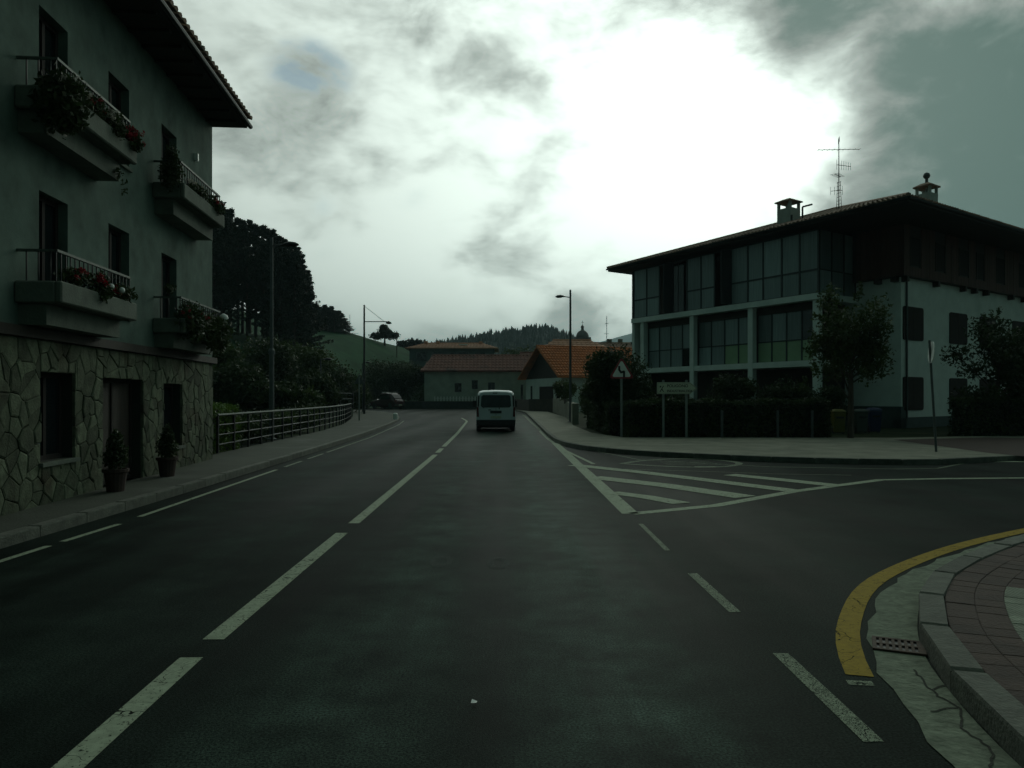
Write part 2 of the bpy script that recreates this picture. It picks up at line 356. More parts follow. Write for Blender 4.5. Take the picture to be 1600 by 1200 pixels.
M_SIGNRED = mat('sign_red', (.30, .03, .035), .45, .06, 6)
M_BLACK = mat('black_print', (.012, .012, .012), .5, .05, 6)
M_CREAM = mat('sign_cream', (.55, .60, .46), .5, .1, 6)
M_TERRA = mat('terracotta', (.05, .028, .022), .8, .2, 8)
M_RUBBER = mat('tyre_rubber', (.02, .02, .02), .8, .1, 9)

# ------------------------------------------------------------------ ground, roads, pavements
obj('ground', MB().quad((-6000, -3000, -.06), (6000, -3000, -.06), (6000, 6000, -.06), (-6000, 6000, -.06)), M_GRASS, kind='structure')
obj('road', MB().poly([(x, y, 0) for x, y in [(-9, -40), (12, -40), (70, 5), (70, 45), (16, 34), (3, 34), (3, 80), (-2, 104), (-60, 112), (-60, 84), (-22, 84), (-12, 60), (-9, 40)]]), ASPH, kind='structure')

KL = smooth_pl([(-5.5, -30), (-5.5, 8), (-5.62, 17), (-6.05, 31), (-6.75, 42), (-7.3, 49), (-8.0, 55), (-9.4, 63), (-12, 74), (-17, 86), (-26, 95), (-60, 101)], 2)
inL = [(-60, 70), (-24, 70), (-14, 60), (-10.9, 52), (-9.2, 42), (-8.35, 33.6), (-7.85, 20.6), (-7.6, 18.4), (-7.6, -30)]
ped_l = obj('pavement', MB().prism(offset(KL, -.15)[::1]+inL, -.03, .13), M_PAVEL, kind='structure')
KR = smooth_pl([(-1.5, 100), (1.25, 78), (1.35, 60), (1.42, 40), (1.45, 31), (1.55, 26.6), (2.1, 23.4), (3.6, 21.2), (6.4, 19.1), (9.9, 18.2), (11.9, 19.2), (14.2, 20.2), (30, 24.5), (70, 35)], 2)
inR = [(70, 50), (40, 36), (14, 28.1), (4.1, 28.4), (3.3, 32), (3.2, 40), (3.9, 55), (3.6, 70), (3.4, 80), (.9, 100)]
ped_r = obj('pavement', MB().prism(offset(KR, -.15)+inR, -.03, .13), M_PAVE, kind='structure')
KN = smooth_pl([(2.15, -30), (2.15, 0), (2.2, 3.0), (2.3, 3.7), (2.44, 4.3), (2.6, 4.85), (2.84, 5.4), (3.35, 6.3), (3.9, 6.95), (4.86, 7.85), (5.8, 8.57), (7.2, 9.5), (12, 12.0), (40, 22)], 2)
ped_n = obj('pavement', MB().prism(offset(KN, .17)+[(40, -30)], -.03, .10), M_MORTAR, kind='structure')
# garden soil and lawns behind the hedges
obj('lawn', MB().prism([(3.3, 32), (4.1, 28.4), (14, 28.1), (40, 36), (60, 60), (20, 75), (3.7, 75), (3.95, 55), (3.25, 40)], -.05, .10), M_GRASS, kind='structure')

def kerb(pl, side, parent, w=.15, h=.135, step=1.0, y0=-2, y1=75, lo=-.02, xm=30):
    pts = resample(pl, step); inn = offset(pts, side*w); g = .006
    for i in range(len(pts)-1):
        a, b, c, d = map(Vector, (pts[i], pts[i+1], inn[i+1], inn[i]))
        if not (y0 < a.y < y1 and abs(a.x) < xm): continue
        t = g/max(.1, (b-a).length); a2 = a.lerp(b, t); b2 = b.lerp(a, t); c2 = c.lerp(d, t); d2 = d.lerp(c, t)
        hh = h+rnd.uniform(-.004, .004); e = .02
        q = [a2, b2, c2, d2]
        if side > 0: q = q[::-1]
        ins = [p.lerp((q[0]+q[2])/2, .06) for p in q]
        m = MB().loft([[(p.x, p.y, lo) for p in q[::-1]], [(p.x, p.y, hh-e) for p in q[::-1]], [(p.x, p.y, hh) for p in ins[::-1]]])
        obj('kerbstone', m, M_KERB, parent)
kerb(KL, -1, ped_l, y1=92)
kerb(KR, -1, ped_r, y1=92)
kerb(KN, 1, ped_n, w=.17, h=.14, step=.9, y0=.2, y1=16, xm=22)
# tiles of the near corner pavement: three rows of red, then ribbed beige
tl = resample(KN, .21); rows = [.18+.19*i for i in range(12)]
for r in range(len(rows)-1):
    A, B = offset(tl, rows[r]), offset(tl, rows[r+1])
    for i in range(len(tl)-1):
        a, b, c, d = map(Vector, (A[i], A[i+1], B[i+1], B[i]))
        if not (2.6 < a.y < 10.5 and a.x < 8.0): continue
        if (d-c).length < .06 or (b-a).dot(c-d) <= 0: continue
        cc = (a+b+c+d)/4; q = [p.lerp(cc, .007) for p in (a, b, c, d)]; zz = .128+rnd.uniform(-.003, .003)
        ring = [p.lerp(cc, .05) for p in q]
        obj('paving_tile', MB().loft([[(p.x, p.y, .09) for p in q[::-1]], [(p.x, p.y, zz-.004) for p in q[::-1]], [(p.x, p.y, zz) for p in ring[::-1]]]), M_RED if r < (2 if (a.y < 6.1) else 3) else M_BEIGE, ped_n)
# rest of that pavement
inner = offset(tl, .18+.19*11)
obj('pavement_slab', MB().prism([p for p in offset(KN, 2.3) if p[1] > -30 ]+[(40, -30), (4.5, -30)], .09, .125), M_PAVE, ped_n)
# concrete gutter, broken edge
gut_o = [(p[0]+rnd.uniform(-.03, .03), p[1]+rnd.uniform(-.03, .03)) for p in resample(offset(KN, -.30), .22)]
gut_i = resample(KN, .22); n = min(len(gut_o), len(gut_i))
mb = MB()
go = offset(gut_i, -.30); go = [(x+rnd.uniform(-.035, .035), y+rnd.uniform(-.02, .02)) for x, y in go]
for i in range(len(gut_i)-1):
    if gut_i[i][1] < .3 or gut_i[i][0] > 14: continue
    mb.quad((*go[i], .006), (*gut_i[i], .006), (*gut_i[i+1], .006), (*go[i+1], .006))
gutter = obj('gutter', mb, M_GUT, kind='structure')
mb = MB()
crk = random.Random(4)
def jag(p, n=5, a=.012):
    o = []
    for (x0, y0), (x1, y1) in zip(p[:-1], p[1:]):
        for i in range(n): o.append((x0+(x1-x0)*i/n+crk.uniform(-a, a), y0+(y1-y0)*i/n+crk.uniform(-a, a)))
    return o+[p[-1]]
for path in (jag([(2.42, 4.62), (2.36, 4.40), (2.33, 4.2), (2.36, 4.05), (2.22, 3.8), (2.24, 3.6), (2.12, 3.4), (2.1, 3.0)]), jag([(2.36, 4.3), (2.5, 4.38)]), jag([(2.36, 4.05), (2.18, 4.0)])):
    for a, b in zip(path[:-1], path[1:]):
        t = Vector((b[1]-a[1], a[0]-b[0])).normalized()*.006
        mb.quad((a[0]-t.x, a[1]-t.y, .0095), (a[0]+t.x, a[1]+t.y, .0095), (b[0]+t.x, b[1]+t.y, .0095), (b[0]-t.x, b[1]-t.y, .0095))
obj('crack', mb, M_MORTAR, gutter)
# red bands over the far pavement
mb = MB(); pts = [G(1395, 687, .134), G(1430, 692, .134), G(1490, 700, .134), G(1540, 707, .134), G(1600, 713, .134), (16.5, 20.9), (20, 27), (17.5, 28.3)]
mb.poly([(x, y, .1345) for x, y in pts]); obj('red_paving_band', mb, M_RED, ped_r)

# ------------------------------------------------------------------ road markings (real thin sheets)
def strip(pl, w, name='road_marking', m=PAINT, z=.004, taper=0):
    l, r = offset(pl, -w/2), offset(pl, w/2); mb = MB()
    for i in range(len(pl)-1): mb.quad((*l[i], z), (*r[i], z), (*r[i+1], z), (*l[i+1], z))
    return mb
def line(pl, w, label=None, m=PAINT, z=.004):
    o = obj('road_marking', strip(pl, w, z=z), m, kind='structure'); return o
CX = [(-1.90, 1.5), (-1.94, 3.41), (-2.02, 4.84), (-2.05, 9.3), (-2.05, 10), (-2.16, 21.8), (-2.42, 34), (-2.96, 50.8), (-4.4, 63), (-8, 75)]
def seg(tab, y0, y1, step=2.0):
    n = max(1, int((y1-y0)/step)); return [(lerp_tab(y0+(y1-y0)*i/n, [(p[1], p[0]) for p in tab]), y0+(y1-y0)*i/n) for i in range(n+1)]
for a, b in ((1.4, 4.84), (5.2, 9.25), (9.95, 21.6), (22.4, 24.2), (25.1, 58)): line(seg(CX, a, b), .145)
RX = [(1.73, 2), (1.72, 4.9), (1.66, 8), (1.66, 10.76), (1.52, 26), (1.2, 50), (1.05, 64), (.9, 72)]
line(seg(RX, 3.66, 4.92), .10, m=PAINTW); line(seg(RX, 5.86, 7.14), .09, m=PAINTW); line(seg(RX, 8.2, 9.9), .06, m=PAINTW); line(seg(RX, .8, 2.5), .11, m=PAINT)
line(seg(RX, 10.76, 27), .24); line(seg(RX, 27.4, 68), .17, m=PAINTW)
line([(1.98, 18.6), (1.60, 23.4), (1.36, 30), (1.3, 36)], .10, z=.007)
LX = [(-5.12, 2), (-5.12, 7.67), (-5.06, 9.85), (-5.09, 10.5), (-5.27, 17.1), (-5.67, 30.9), (-6.5, 44), (-7.2, 51)]
for a, b in ((2, 8.45), (8.7, 9.9), (10.5, 17.2), (17.9, 19.5), (20.2, 22), (22.5, 51)): line(seg(LX, a, b), .085, m=PAINTW if a > 17 else PAINT)
# hatched island of the junction
tip = (1.68, 10.76)
low = [tip, G(1120, 790), G(1240, 768), G(1375, 750), G(1480, 748), G(1600, 747), (16, 16.6)]
line(low, .2)
line([G(896, 727), G(1000, 738), G(1100, 750), G(1245, 768)], .42, z=.008)
line([G(926, 746), G(1040, 759), G(1165, 777)], .50, z=.008)
line([G(955, 770), G(1010, 777), G(1065, 787)], .36, z=.008)
line([G(1140, 742), G(1230, 751), G(1315, 760)], .42, z=.008)
line([G(960, 733), G(1100, 737), G(1210, 741), G(1330, 743)], .05, m=PAINTW, z=.008)
line([G(905, 700), G(1000, 713.5+5), G(1200, 729.5), G(1400, 733), G(1465, 732), G(1512, 723)], .07, m=PAINTW)
line([G(1550, 721.3), G(1640, 721.8)], .25)
# worn ring marking on the side road
ring = [(2.68, 18.75), (3.25, 19.6), (4.2, 20.25), (5.0, 20.2), (5.55, 19.5), (5.62, 18.8), (5.2, 18.1), (4.5, 17.75), (3.6, 18.0), (2.68, 18.75)]
line(smooth_pl(ring, 2), .17, m=PAINTW)
for y in (18.45, 18.8, 19.15, 19.5): line([(3.7, y), (5.0, y-.05)], .06, m=PAINTW)
line([(4.25, 17.82), (4.75, 17.85)], .2, z=.009)
# yellow kerb line of the near corner
yl = [p for p in resample(offset(KN, -.44), .3) if p[1] > 4.45 and p[0] < 20]
line(yl, .155, m=PYEL)
obj('road_marking', strip([(1.93, 4.42), (2.07, 4.40)], .07, z=.004), PAINTW, kind='structure')
# tar patch and painted reflections in the near lane
M_TAR = mat('tar_patch', (.010, .014, .012), .85, .3, 30, .5, 120, spec=.02)
def patch(pts, name): return obj(name, MB().poly([(x, y, .003) for x, y in pts]), M_TAR, kind='structure')
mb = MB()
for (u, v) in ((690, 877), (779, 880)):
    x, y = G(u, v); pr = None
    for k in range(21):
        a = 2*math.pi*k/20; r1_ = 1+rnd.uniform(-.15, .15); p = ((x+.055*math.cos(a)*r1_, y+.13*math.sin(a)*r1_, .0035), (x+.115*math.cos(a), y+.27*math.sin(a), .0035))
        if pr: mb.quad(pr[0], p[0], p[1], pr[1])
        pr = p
obj('painted_reflection', mb, paint_mat('reflection_ring', (.05, .07, .06), .47, fine=.47), kind='structure')  # pale rings paint windscreen reflections onto the asphalt
#patch([G(668, 868), G(738, 866), G(744, 884), G(738, 905), G(712, 900), G(690, 886)], 'asphalt_patch')
obj('paper_scrap', MB().quad((-.22, 4.10, .012), (-.19, 4.09, .018), (-.185, 4.12, .014), (-.215, 4.13, .022)), M_WHITE, label='tiny white scrap of litter lying on the near lane', cat='litter')

# drain grate
gr = thing('drain_grate', 'rusty iron drain grate set in the pale gutter by the near corner', 'drain', (2.535, 5.04, 0), R(-24))
fr = MB(); W, Hh = .155, .14
fr.box(-W, W, -Hh, -Hh+.025, .004, .02); fr.box(-W, W, Hh-.025, Hh, .004, .02); fr.box(-W, -W+.025, -Hh+.025, Hh-.025, .004, .02); fr.box(W-.025, W, -Hh+.025, Hh-.025, .004, .02); fr.box(-W+.025, W-.025, -.012, .012, .004, .019)
M_RUST = mat('rusty_iron', (.06, .035, .022), .8, .3, 20)
def child(name, mb, m, parent, **k):       # local coordinates
    me = bpy.data.meshes.new(name); me.from_pydata(mb.v, [], mb.f); me.materials.append(m)
    if k.get('smooth'): me.polygons.foreach_set('use_smooth', [True]*len(me.polygons))
    o = bpy.data.objects.new(name, me)
    if k.get('bevel'):
        bv = o.modifiers.new('bevel', 'BEVEL'); bv.width = k['bevel']; bv.segments = k.get('seg', 2); bv.limit_method = 'ANGLE'; bv.angle_limit = R(35)
    return finish(o, parent, k.get('label'), None, None, k.get('kind'))
child('frame', fr, M_RUST, gr)
child('pit', MB().box(-W+.01, W-.01, -Hh+.01, Hh-.01, -.01, .0085), M_BLACK, gr)
for i in range(7): x = -W+.025+.018+i*.0375; child('bar', MB().box(x, x+.018, -Hh+.025, Hh-.025, .009, .018), M_RUST, gr)

# ------------------------------------------------------------------ terrain
def grid_mesh(name, xs, ys, fn, m, kind='structure'):
    v = [(x, y, fn(x, y)) for y in ys for x in xs]; nx = len(xs)
    f = [(j*nx+i, j*nx+i+1, (j+1)*nx+i+1, (j+1)*nx+i) for j in range(len(ys)-1) for i in range(nx-1)]
    mb = MB(); mb.v = v; mb.f = f; return obj(name, mb, m, kind=kind, smooth=True)
h1 = [(-150, 22), (-70, 15.5), (-46, 12.2), (-34, 10.2), (-29, 7.5), (-25, 3.2), (-22, .2), (-18, -.4), (0, -.4)]
h2 = [(-170, 34), (-80, 25), (-52, 20.5), (-41, 17.6), (-35.6, 16.4), (-25.3, 13.4), (-12.7, 11.5), (0, 6), (12, 2), (30, -.4)]
def hill_h(x, y):
    a = lerp_tab(x, h1)*ss(56, 104, y); b = lerp_tab(x, h2); t = ss(108, 190, y); w = a*(1-t)+b*t
    return w - 8*ss(200, 330, y) - .25 + .3*math.sin(x*.21+y*.13)*ss(60, 90, y)
grid_mesh('hillside', [-170+4*i for i in range(51)], [52+5*j for j in range(57)], hill_h, mat('meadow', (.022, .072, .032), 1.0, .3, .25, .5, 5, spec=.1, col2=(.03, .085, .035), s2=.05))
c1 = [(-260, 12), (-120, 30), (-50, 40), (-20, 46), (0, 48.5), (25, 51.5), (40, 47), (50, 42), (68, 34), (110, 20), (220, 14), (400, 20)]
def hill_c(x, y): return lerp_tab(x*600/max(y, 1), c1)*ss(380, 600, y)*1.0 - 14*ss(620, 800, y) - .3
grid_mesh('wooded_hill', [-300+14*i for i in range(52)], [370+15*j for j in range(30)], hill_c, mat('forest_floor', (.02, .035, .018), .95, .3, .1))
c2 = [(-2500, 150), (-1200, 190), (-500, 215), (0, 200), (300, 225), (410, 270), (480, 298), (533, 315), (600, 320), (1000, 330), (1600, 300), (3000, 240)]
def hill_f(x, y): return lerp_tab(x, c2)*ss(2500, 4000, y)*(1+.03*math.sin(x*.011)+.02*math.sin(x*.031+1)) - .5
grid_mesh('far_hill', [-2600+90*i for i in range(64)], [2400+100*j for j in range(20)], hill_f, mat('far_hill', (.05, .07, .05), .95, .3, .01))

# ------------------------------------------------------------------ right-hand apartment house
A = Vector((-.487, .873, 0)); B = Vector((.808, .589, 0)); Zv = Vector((0, 0, 1)); RC = Vector((16.67, 32.3, 0))
def P(al, be, z=0): return RC + A*al + B*be + Zv*z
apt = thing('apartment_house', 'three storey white house with dark glazed gallery and brown timber top floor', 'building', tuple(P(2.6, 4.14)))
def pbox(al0, al1, be0, be1, z0, z1, mb=None):
    mb = mb or MB(); return mb.obox(P(al0, be0, z0), A*(al1-al0), B*(be1-be0), Zv*(z1-z0))
def wall_holes(mb, o, sdir, ndir, length, z0, z1, holes, th=.3):
    """thick wall from o along sdir, outward normal ndir, holes [(s0,s1,z0,z1)] -> blocks round the openings"""
    ss_ = sorted({0, length, *[h[0] for h in holes], *[h[1] for h in holes]})
    for a, b in zip(ss_[:-1], ss_[1:]):
        hs = sorted([(h[2], h[3]) for h in holes if h[0] <= a+1e-6 and h[1] >= b-1e-6]); z = z0
        for (p, q) in hs:
            if p > z: mb.obox(Vector(o)+sdir*a+Zv*z, sdir*(b-a), -ndir*th, Zv*(p-z))
            z = q
        if z1 > z: mb.obox(Vector(o)+sdir*a+Zv*z, sdir*(b-a), -ndir*th, Zv*(z1-z))
    return mb
# B facade: white lower two storeys. outward normal = -A
bo = P(2.6, 4.14); NB = Vector((B.y, -B.x, 0)); NA = -Vector((A.y, -A.x, 0))
wins = []
for (s0, s1) in ((.15, 2.15), (4.9, 6.9), (8.4, 10.4), (12.6, 14.6), (16.6, 18.6)):
    wins += [(s0, s1, .99, 2.56), (s0, s1, 4.41, 5.99)]
wall = MB(); wall_holes(wall, bo+Zv*0, B, NB, 24, .62, 7.4, wins)
pbox(2.9, 18.5, 4.44, 28, .62, 7.4, wall)
# A facade stub beside the gallery (normal -B)
wall.obox(P(2.9, 4.14, .62), A*15.3, B*.3, Zv*6.78)
obj('wall', wall, M_WALLR, apt)
pl = MB(); pl.obox(bo-A*.04-B*.04, B*24.1, A*.5, Zv*.615); pl.obox(bo-A*.04-B*.04+Zv*0, A*15.3, B*.5, Zv*1.15)
obj('plinth', pl, mat('plinth_grey', (.07, .10, .10), .9, .15, 3), apt)
obj('drainpipe', MB().tube(P(2.55, 4.6, .6), P(2.55, 4.6, 7.3), .05), M_METAL, apt)
for (s0, s1, z0, z1) in wins:
    o = bo + B*s0 + A*.10; w = s1-s0
    f = obj('window', MB().obox(o+B*.05+Zv*z0+A*.06, B*(w-.1), A*.05, Zv*(z1-z0)), M_GLASS, apt)
    # rounded shutters folded against the reveals
    for k in (0, 1):
        so = o - A*.14 + B*(0 if k == 0 else w*.5)
        pts = []
        W2 = w*.5-.01
        for q in ((0, z0), (W2, z0), (W2, z1), (0, z1)): pts.append(q)
        r = .14; poly = []
        cs = [(0, z0-.03, k == 0), (W2, z0-.03, k == 1), (W2, z1+.03, k == 1), (0, z1+.03, k == 0)]
        for ci, (cx, cz, rd) in enumerate(cs):
            if not rd: poly.append((cx, cz)); continue
            ang0 = [180, 270, 0, 90][ci]; ix = cx+(r if cx == 0 else -r); iz = cz+(r if ci < 2 else -r)
            for t in range(4): a_ = R(ang0+30*t); poly.append((ix+r*math.cos(a_), iz+r*math.sin(a_)))
        m = MB().loft([[tuple(so+B*x+Zv*z) for x, z in poly[::-1]], [tuple(so+B*x+Zv*z+A*.04) for x, z in poly[::-1]]])
        sh = obj('shutter', m, M_SHUT, apt)
# brown timber top storey, proud of the wall by .35
ts = MB(); pbox(2.30, 18, 3.84, 28.5, 7.42, 9.9, ts); obj('top_storey', ts, M_DWOOD, apt)
bw = [(.55, 1.45), (3.1, 4.0), (5.6, 6.6), (7.6, 8.4), (10, 11), (13, 14), (16, 17)]
for i in range(88):
    s = -.1 + i*.28
    if any(a-.1 < s+.1 < b+.1 for a, b in bw):
        obj('timber_board', MB().obox(P(2.3, 3.9+s, 7.42)-A*.035, B*.265, A*.04, Zv*.45), M_RWOOD, apt)
    else: obj('timber_board', MB().obox(P(2.3, 3.9+s, 7.42)-A*(.03+rnd.uniform(0, .012)), B*.265, A*.04, Zv*2.45), M_RWOOD, apt)
for i in range(9):
    s = 2.35+i*.28; obj('timber_board', MB().obox(P(s, 3.84, 7.42)-B*(.03+rnd.uniform(0, .012)), A*.265, B*.04, Zv*2.45), M_RWOOD, apt)
for a, b in bw:
    w = obj('window', MB().obox(P(2.3, 3.9+a, 7.95)-A*.02, B*(b-a), A*.05, Zv*1.35), M_SHUT, apt)
    obj('window_frame', MB().obox(P(2.3, 3.9+a-.06, 7.89)-A*.05, B*.06, A*.06, Zv*1.45).obox(P(2.3, 3.9+b, 7.89)-A*.05, B*.06, A*.06, Zv*1.45).obox(P(2.3, 3.9+a, 9.3)-A*.05, B*(b-a), A*.06, Zv*.05), M_DWOOD, w)
for s in (.25, 3.35, 6.3, 7.6, 9.0, 12.2, 14, 17, 19):
    obj('beam_end', MB().obox(P(2.28, 3.9+s, 7.16), B*.2, A*.5, Zv*.25), M_DWOOD, apt)
for s in (2.7, 3.6): obj('beam_end', MB().obox(P(s, 3.80, 7.18), A*.28, B*.4, Zv*.23), M_DWOOD, apt)
# gallery: front plane beta = .81, alpha from 5.1 to 19.4
GB, GA0, GA1 = .81, 5.1, 19.4
slab = MB(); pbox(GA0-.12, GA1+.15, GB-.10, 4.1, 6.36, 6.66, slab); obj('floor_slab', slab, M_WALLR, apt)
slab = MB(); pbox(GA0-.05, GA1+.1, GB+.05, 4.1, 3.12, 3.42, slab); obj('floor_slab', slab, M_WALLR, apt)
for t in (0, 4.2, 8.73, 13.3):
    obj('column', MB().obox(P(GA0+t, GB+.02, .0), A*.34, B*.34, Zv*6.36), M_WALLR, apt)
obj('gallery_core', pbox(GA0+.6, GA1, GB+1.6, 4.1, 0, 9.9), M_DWOOD, apt)
def ut(u):
    k = (u-800)/F; o = P(GA0, GB); return (o.x-k*o.y)/(.487+.873*k)
um = [1279, 1249, 1221, 1192, 1168, 1142, 1116, 1095, 1073, 1051, 1030, 1010, 991]
tm = [ut(u) for u in um]; tm[0] = .0; tm[-1] = GA1-GA0
ztop, zmid, zbot = 9.75, 7.82, 6.66
def frame(al0, al1, z0, z1, be=GB, th=.07, name='mullion'): return obj(name, MB().obox(P(al0, be, z0), A*(al1-al0), B*th, Zv*(z1-z0)), M_FRAME, apt)
for i, t in enumerate(tm): frame(GA0+t-.05, GA0+t+.05, zbot, ztop)
dark = {5: 1, 8: 1, 9: 1}
for z in (zbot, zmid, ztop):
    for i in range(len(tm)-1):
        if z == zmid and (i in dark): continue
        frame(GA0+tm[i]+.051, GA0+tm[i+1]-.051, z-.045, z+.045, be=GB+.002, th=.066, name='transom')
for i in range(len(tm)-1):
    for z0, z1 in ((zbot+.035, zmid-.035), (zmid+.035, ztop-.035)):
        if i in dark: 
            if z0 > 7: obj('pane', MB().obox(P(GA0+tm[i]+.03, GB+.5, zbot), A*(tm[i+1]-tm[i]-.06), B*.02, Zv*(ztop-zbot)), M_GLASS, apt)
            continue
        obj('pane', MB().obox(P(GA0+tm[i]+.034, GB+.03, z0), A*(tm[i+1]-tm[i]-.068), B*.015, Zv*(z1-z0)), M_CURT, apt)
# open casements standing out of the two openings
for i in (5, 9):
    c = P(GA0+tm[i], GB, zbot+.05); obj('casement', MB().obox(c, (-B*.55+A*.25), A*.04, Zv*(ztop-zbot-.1)), M_FRAME, apt)
# end face of the gallery (towards B), three panes
for be in (GB+.0, GB+1.05, GB+2.15, GB+3.2): obj('mullion', MB().obox(P(GA0-.05, be+.04, zbot), B*.07, A*.06, Zv*(ztop-zbot)), M_FRAME, apt)
for q in range(3):
    b0, b1 = GB+.11+1.07*q, GB+.11+1.07*q+1.0
    for z0, z1 in ((zbot+.03, zmid-.03), (zmid+.03, ztop)): obj('pane', MB().obox(P(GA0-.02, b0, z0), B*(b1-b0-.04), A*.015, Zv*(z1-z0)), M_CURT, apt)
    obj('transom', MB().obox(P(GA0-.045, b0, zmid-.03), B*(b1-b0), A*.05, Zv*.06), M_FRAME, apt)
# lower gallery windows set back between the columns
bays = [(.34, 4.2), (4.54, 8.73), (9.07, 13.3)]
for bi, (a, b) in enumerate(bays):
    npan = 4; w = (b-a)/npan; be = GB+.45
    obj('shade_band', MB().obox(P(GA0+a, be-.05, 5.95), A*(b-a), B*.3, Zv*.40), M_DWOOD, apt)  # dark band over the windows, shade under the slab put into its colour
    for i in range(npan+1): obj('mullion', MB().obox(P(GA0+a+i*w-.04, be, 3.42), A*.08, B*.07, Zv*2.53), M_FRAME, apt)
    for i in range(npan):
        for z0, z1, up in ((3.45, 4.47, 0), (4.53, 5.95, 1)):
            mm = M_CURT
            if not up and (bi == 0 or (bi == 1 and i < 2)): mm = M_CURTG
            if bi == 2 and i == 0 and not up: mm = M_GLASS
            if bi == 0 and i == 0 and up: mm = M_GLASS
            obj('pane', MB().obox(P(GA0+a+i*w+.04, be+.03, z0), A*(w-.08), B*.015, Zv*(z1-z0)), mm, apt)
        obj('transom', MB().obox(P(GA0+a+i*w+.04, be+.002, 4.47), A*(w-.08), B*.06, Zv*.06), M_FRAME, apt)
obj('end_wall', MB().obox(P(GA1-.02, GB+.05, 0), A*.25, B*3.3, Zv*6.36), M_WALLR, apt)
obj('porch_pillar', MB().obox(P(GA1-1.2, GB+.05, 0), A*.9, B*.25, Zv*3.1), M_WALLR, apt)
# roof: hipped, footprint 21.3 x 30
RW, RL, TP, EZ = 21.3, 30.0, .30, 10.05
def roof_z(al, be): return EZ + TP*min(al, RW-al, be, RL-be)
rf = MB()
c = [P(0, 0, EZ), P(RW, 0, EZ), P(RW, RL, EZ), P(0, RL, EZ)]; r0 = P(RW/2, RW/2, EZ+TP*RW/2); r1 = P(RW/2, RL-RW/2, EZ+TP*RW/2)
rf.poly([c[1], c[0], r0]); rf.poly([c[0], c[3], r1, r0]); rf.poly([c[3], c[2], r1]); rf.poly([c[2], c[1], r0, r1])
rf.poly([p-Zv*.02 for p in (c[0], c[1], c[2], c[3])])
roof = obj('roof', rf, M_DWOOD, apt)
obj('soffit', MB().obox(P(.05, .05, EZ-.16), A*(RW-.1), B*(RL-.1), Zv*.13), M_DWOOD, roof)
obj('gutter', MB().tube(P(0, -.04, EZ-.02), P(RW, -.04, EZ-.02), .06).tube(P(-.04, 0, EZ-.02), P(-.04, RL, EZ-.02), .06), M_DMETAL, roof)
obj('eave_bracket', MB().path([P(GA1+.0, GB, 9.6), P(GA1+.9, GB, 9.75), P(GA1+1.7, GB-.1, 9.9)], .035), M_METAL, roof)
obj('corner_post', MB().tube(P(GA1+.1, GB, 6.6), P(GA1+.1, GB, 9.7), .05), M_FRAME, apt)

def tile_slope(o, along, up, length, depth, w=.24, row=.42, r=.075, n=4, lift=.035):
    """barrel tiles: arcs with one step per row"""
    along = Vector(along).normalized(); up = Vector(up).normalized(); nm = along.cross(up).normalized()
    if nm.z < 0: nm = -nm
    o = Vector(o); quads = []; g = random.Random(3)
    nc = int(length/w)
    for i in range(nc):
        s = (i+.5)*w; D = depth(s); nr = int(D/row)
        for j in range(nr+1):
            a0 = j*row-.03; a1 = min(D, (j+1)*row)
            if a1-a0 < .05: continue
            dz = g.uniform(-.008, .008); lift0 = lift+dz; lift1 = .0+dz; sj = s+g.uniform(-.008, .008); prev = None
            for k in range(n+1):
                t = math.pi*k/n; off = along*(-math.cos(t)*w*.42); hgt = math.sin(t)*r
                p0 = o+along*sj+off+up*a0+nm*(hgt+lift0); p1 = o+along*sj+off*.86+up*a1+nm*(hgt*.86+lift1)
                if prev: quads.append([tuple(prev[0]), tuple(p0), tuple(p1), tuple(prev[1])])
                prev = (p0, p1)
            # open end face
            q = [tuple(o+along*sj-along*w*.42+up*a0+nm*lift0), tuple(o+along*sj-along*w*.2+up*a0+nm*(lift0+r*.8)), tuple(o+along*sj+along*w*.2+up*a0+nm*(lift0+r*.8)), tuple(o+along*sj+along*w*.42+up*a0+nm*lift0)]
            quads.append(q)
    return np.array(quads)
k = math.sqrt(1+TP*TP)
upA = (B+Zv*TP).normalized(); upB = (A+Zv*TP).normalized()
obj('roof_tiles', tile_slope(P(0, -.08, EZ-.01), A, upA, RW, lambda s: min(s, RW-s)*k), M_TILE, roof, kind='stuff')
obj('roof_tiles', tile_slope(P(-.08, 0, EZ-.01), B, upB, RL, lambda s: min(s, RL-s, RW/2)*k), M_TILE, roof, kind='stuff')
mb = MB()
for (a, b) in ((c[0], r0), (c[1], r0), (r0, r1)):
    d = (b-a); n_ = int(d.length/.42)
    for i in range(n_): mb.tube(a+d*(i/n_)+Zv*.06, a+d*((i+1.05)/n_)+Zv*.09, .12, .095, 7)
obj('ridge_tiles', mb, M_TILE, roof, kind='stuff')

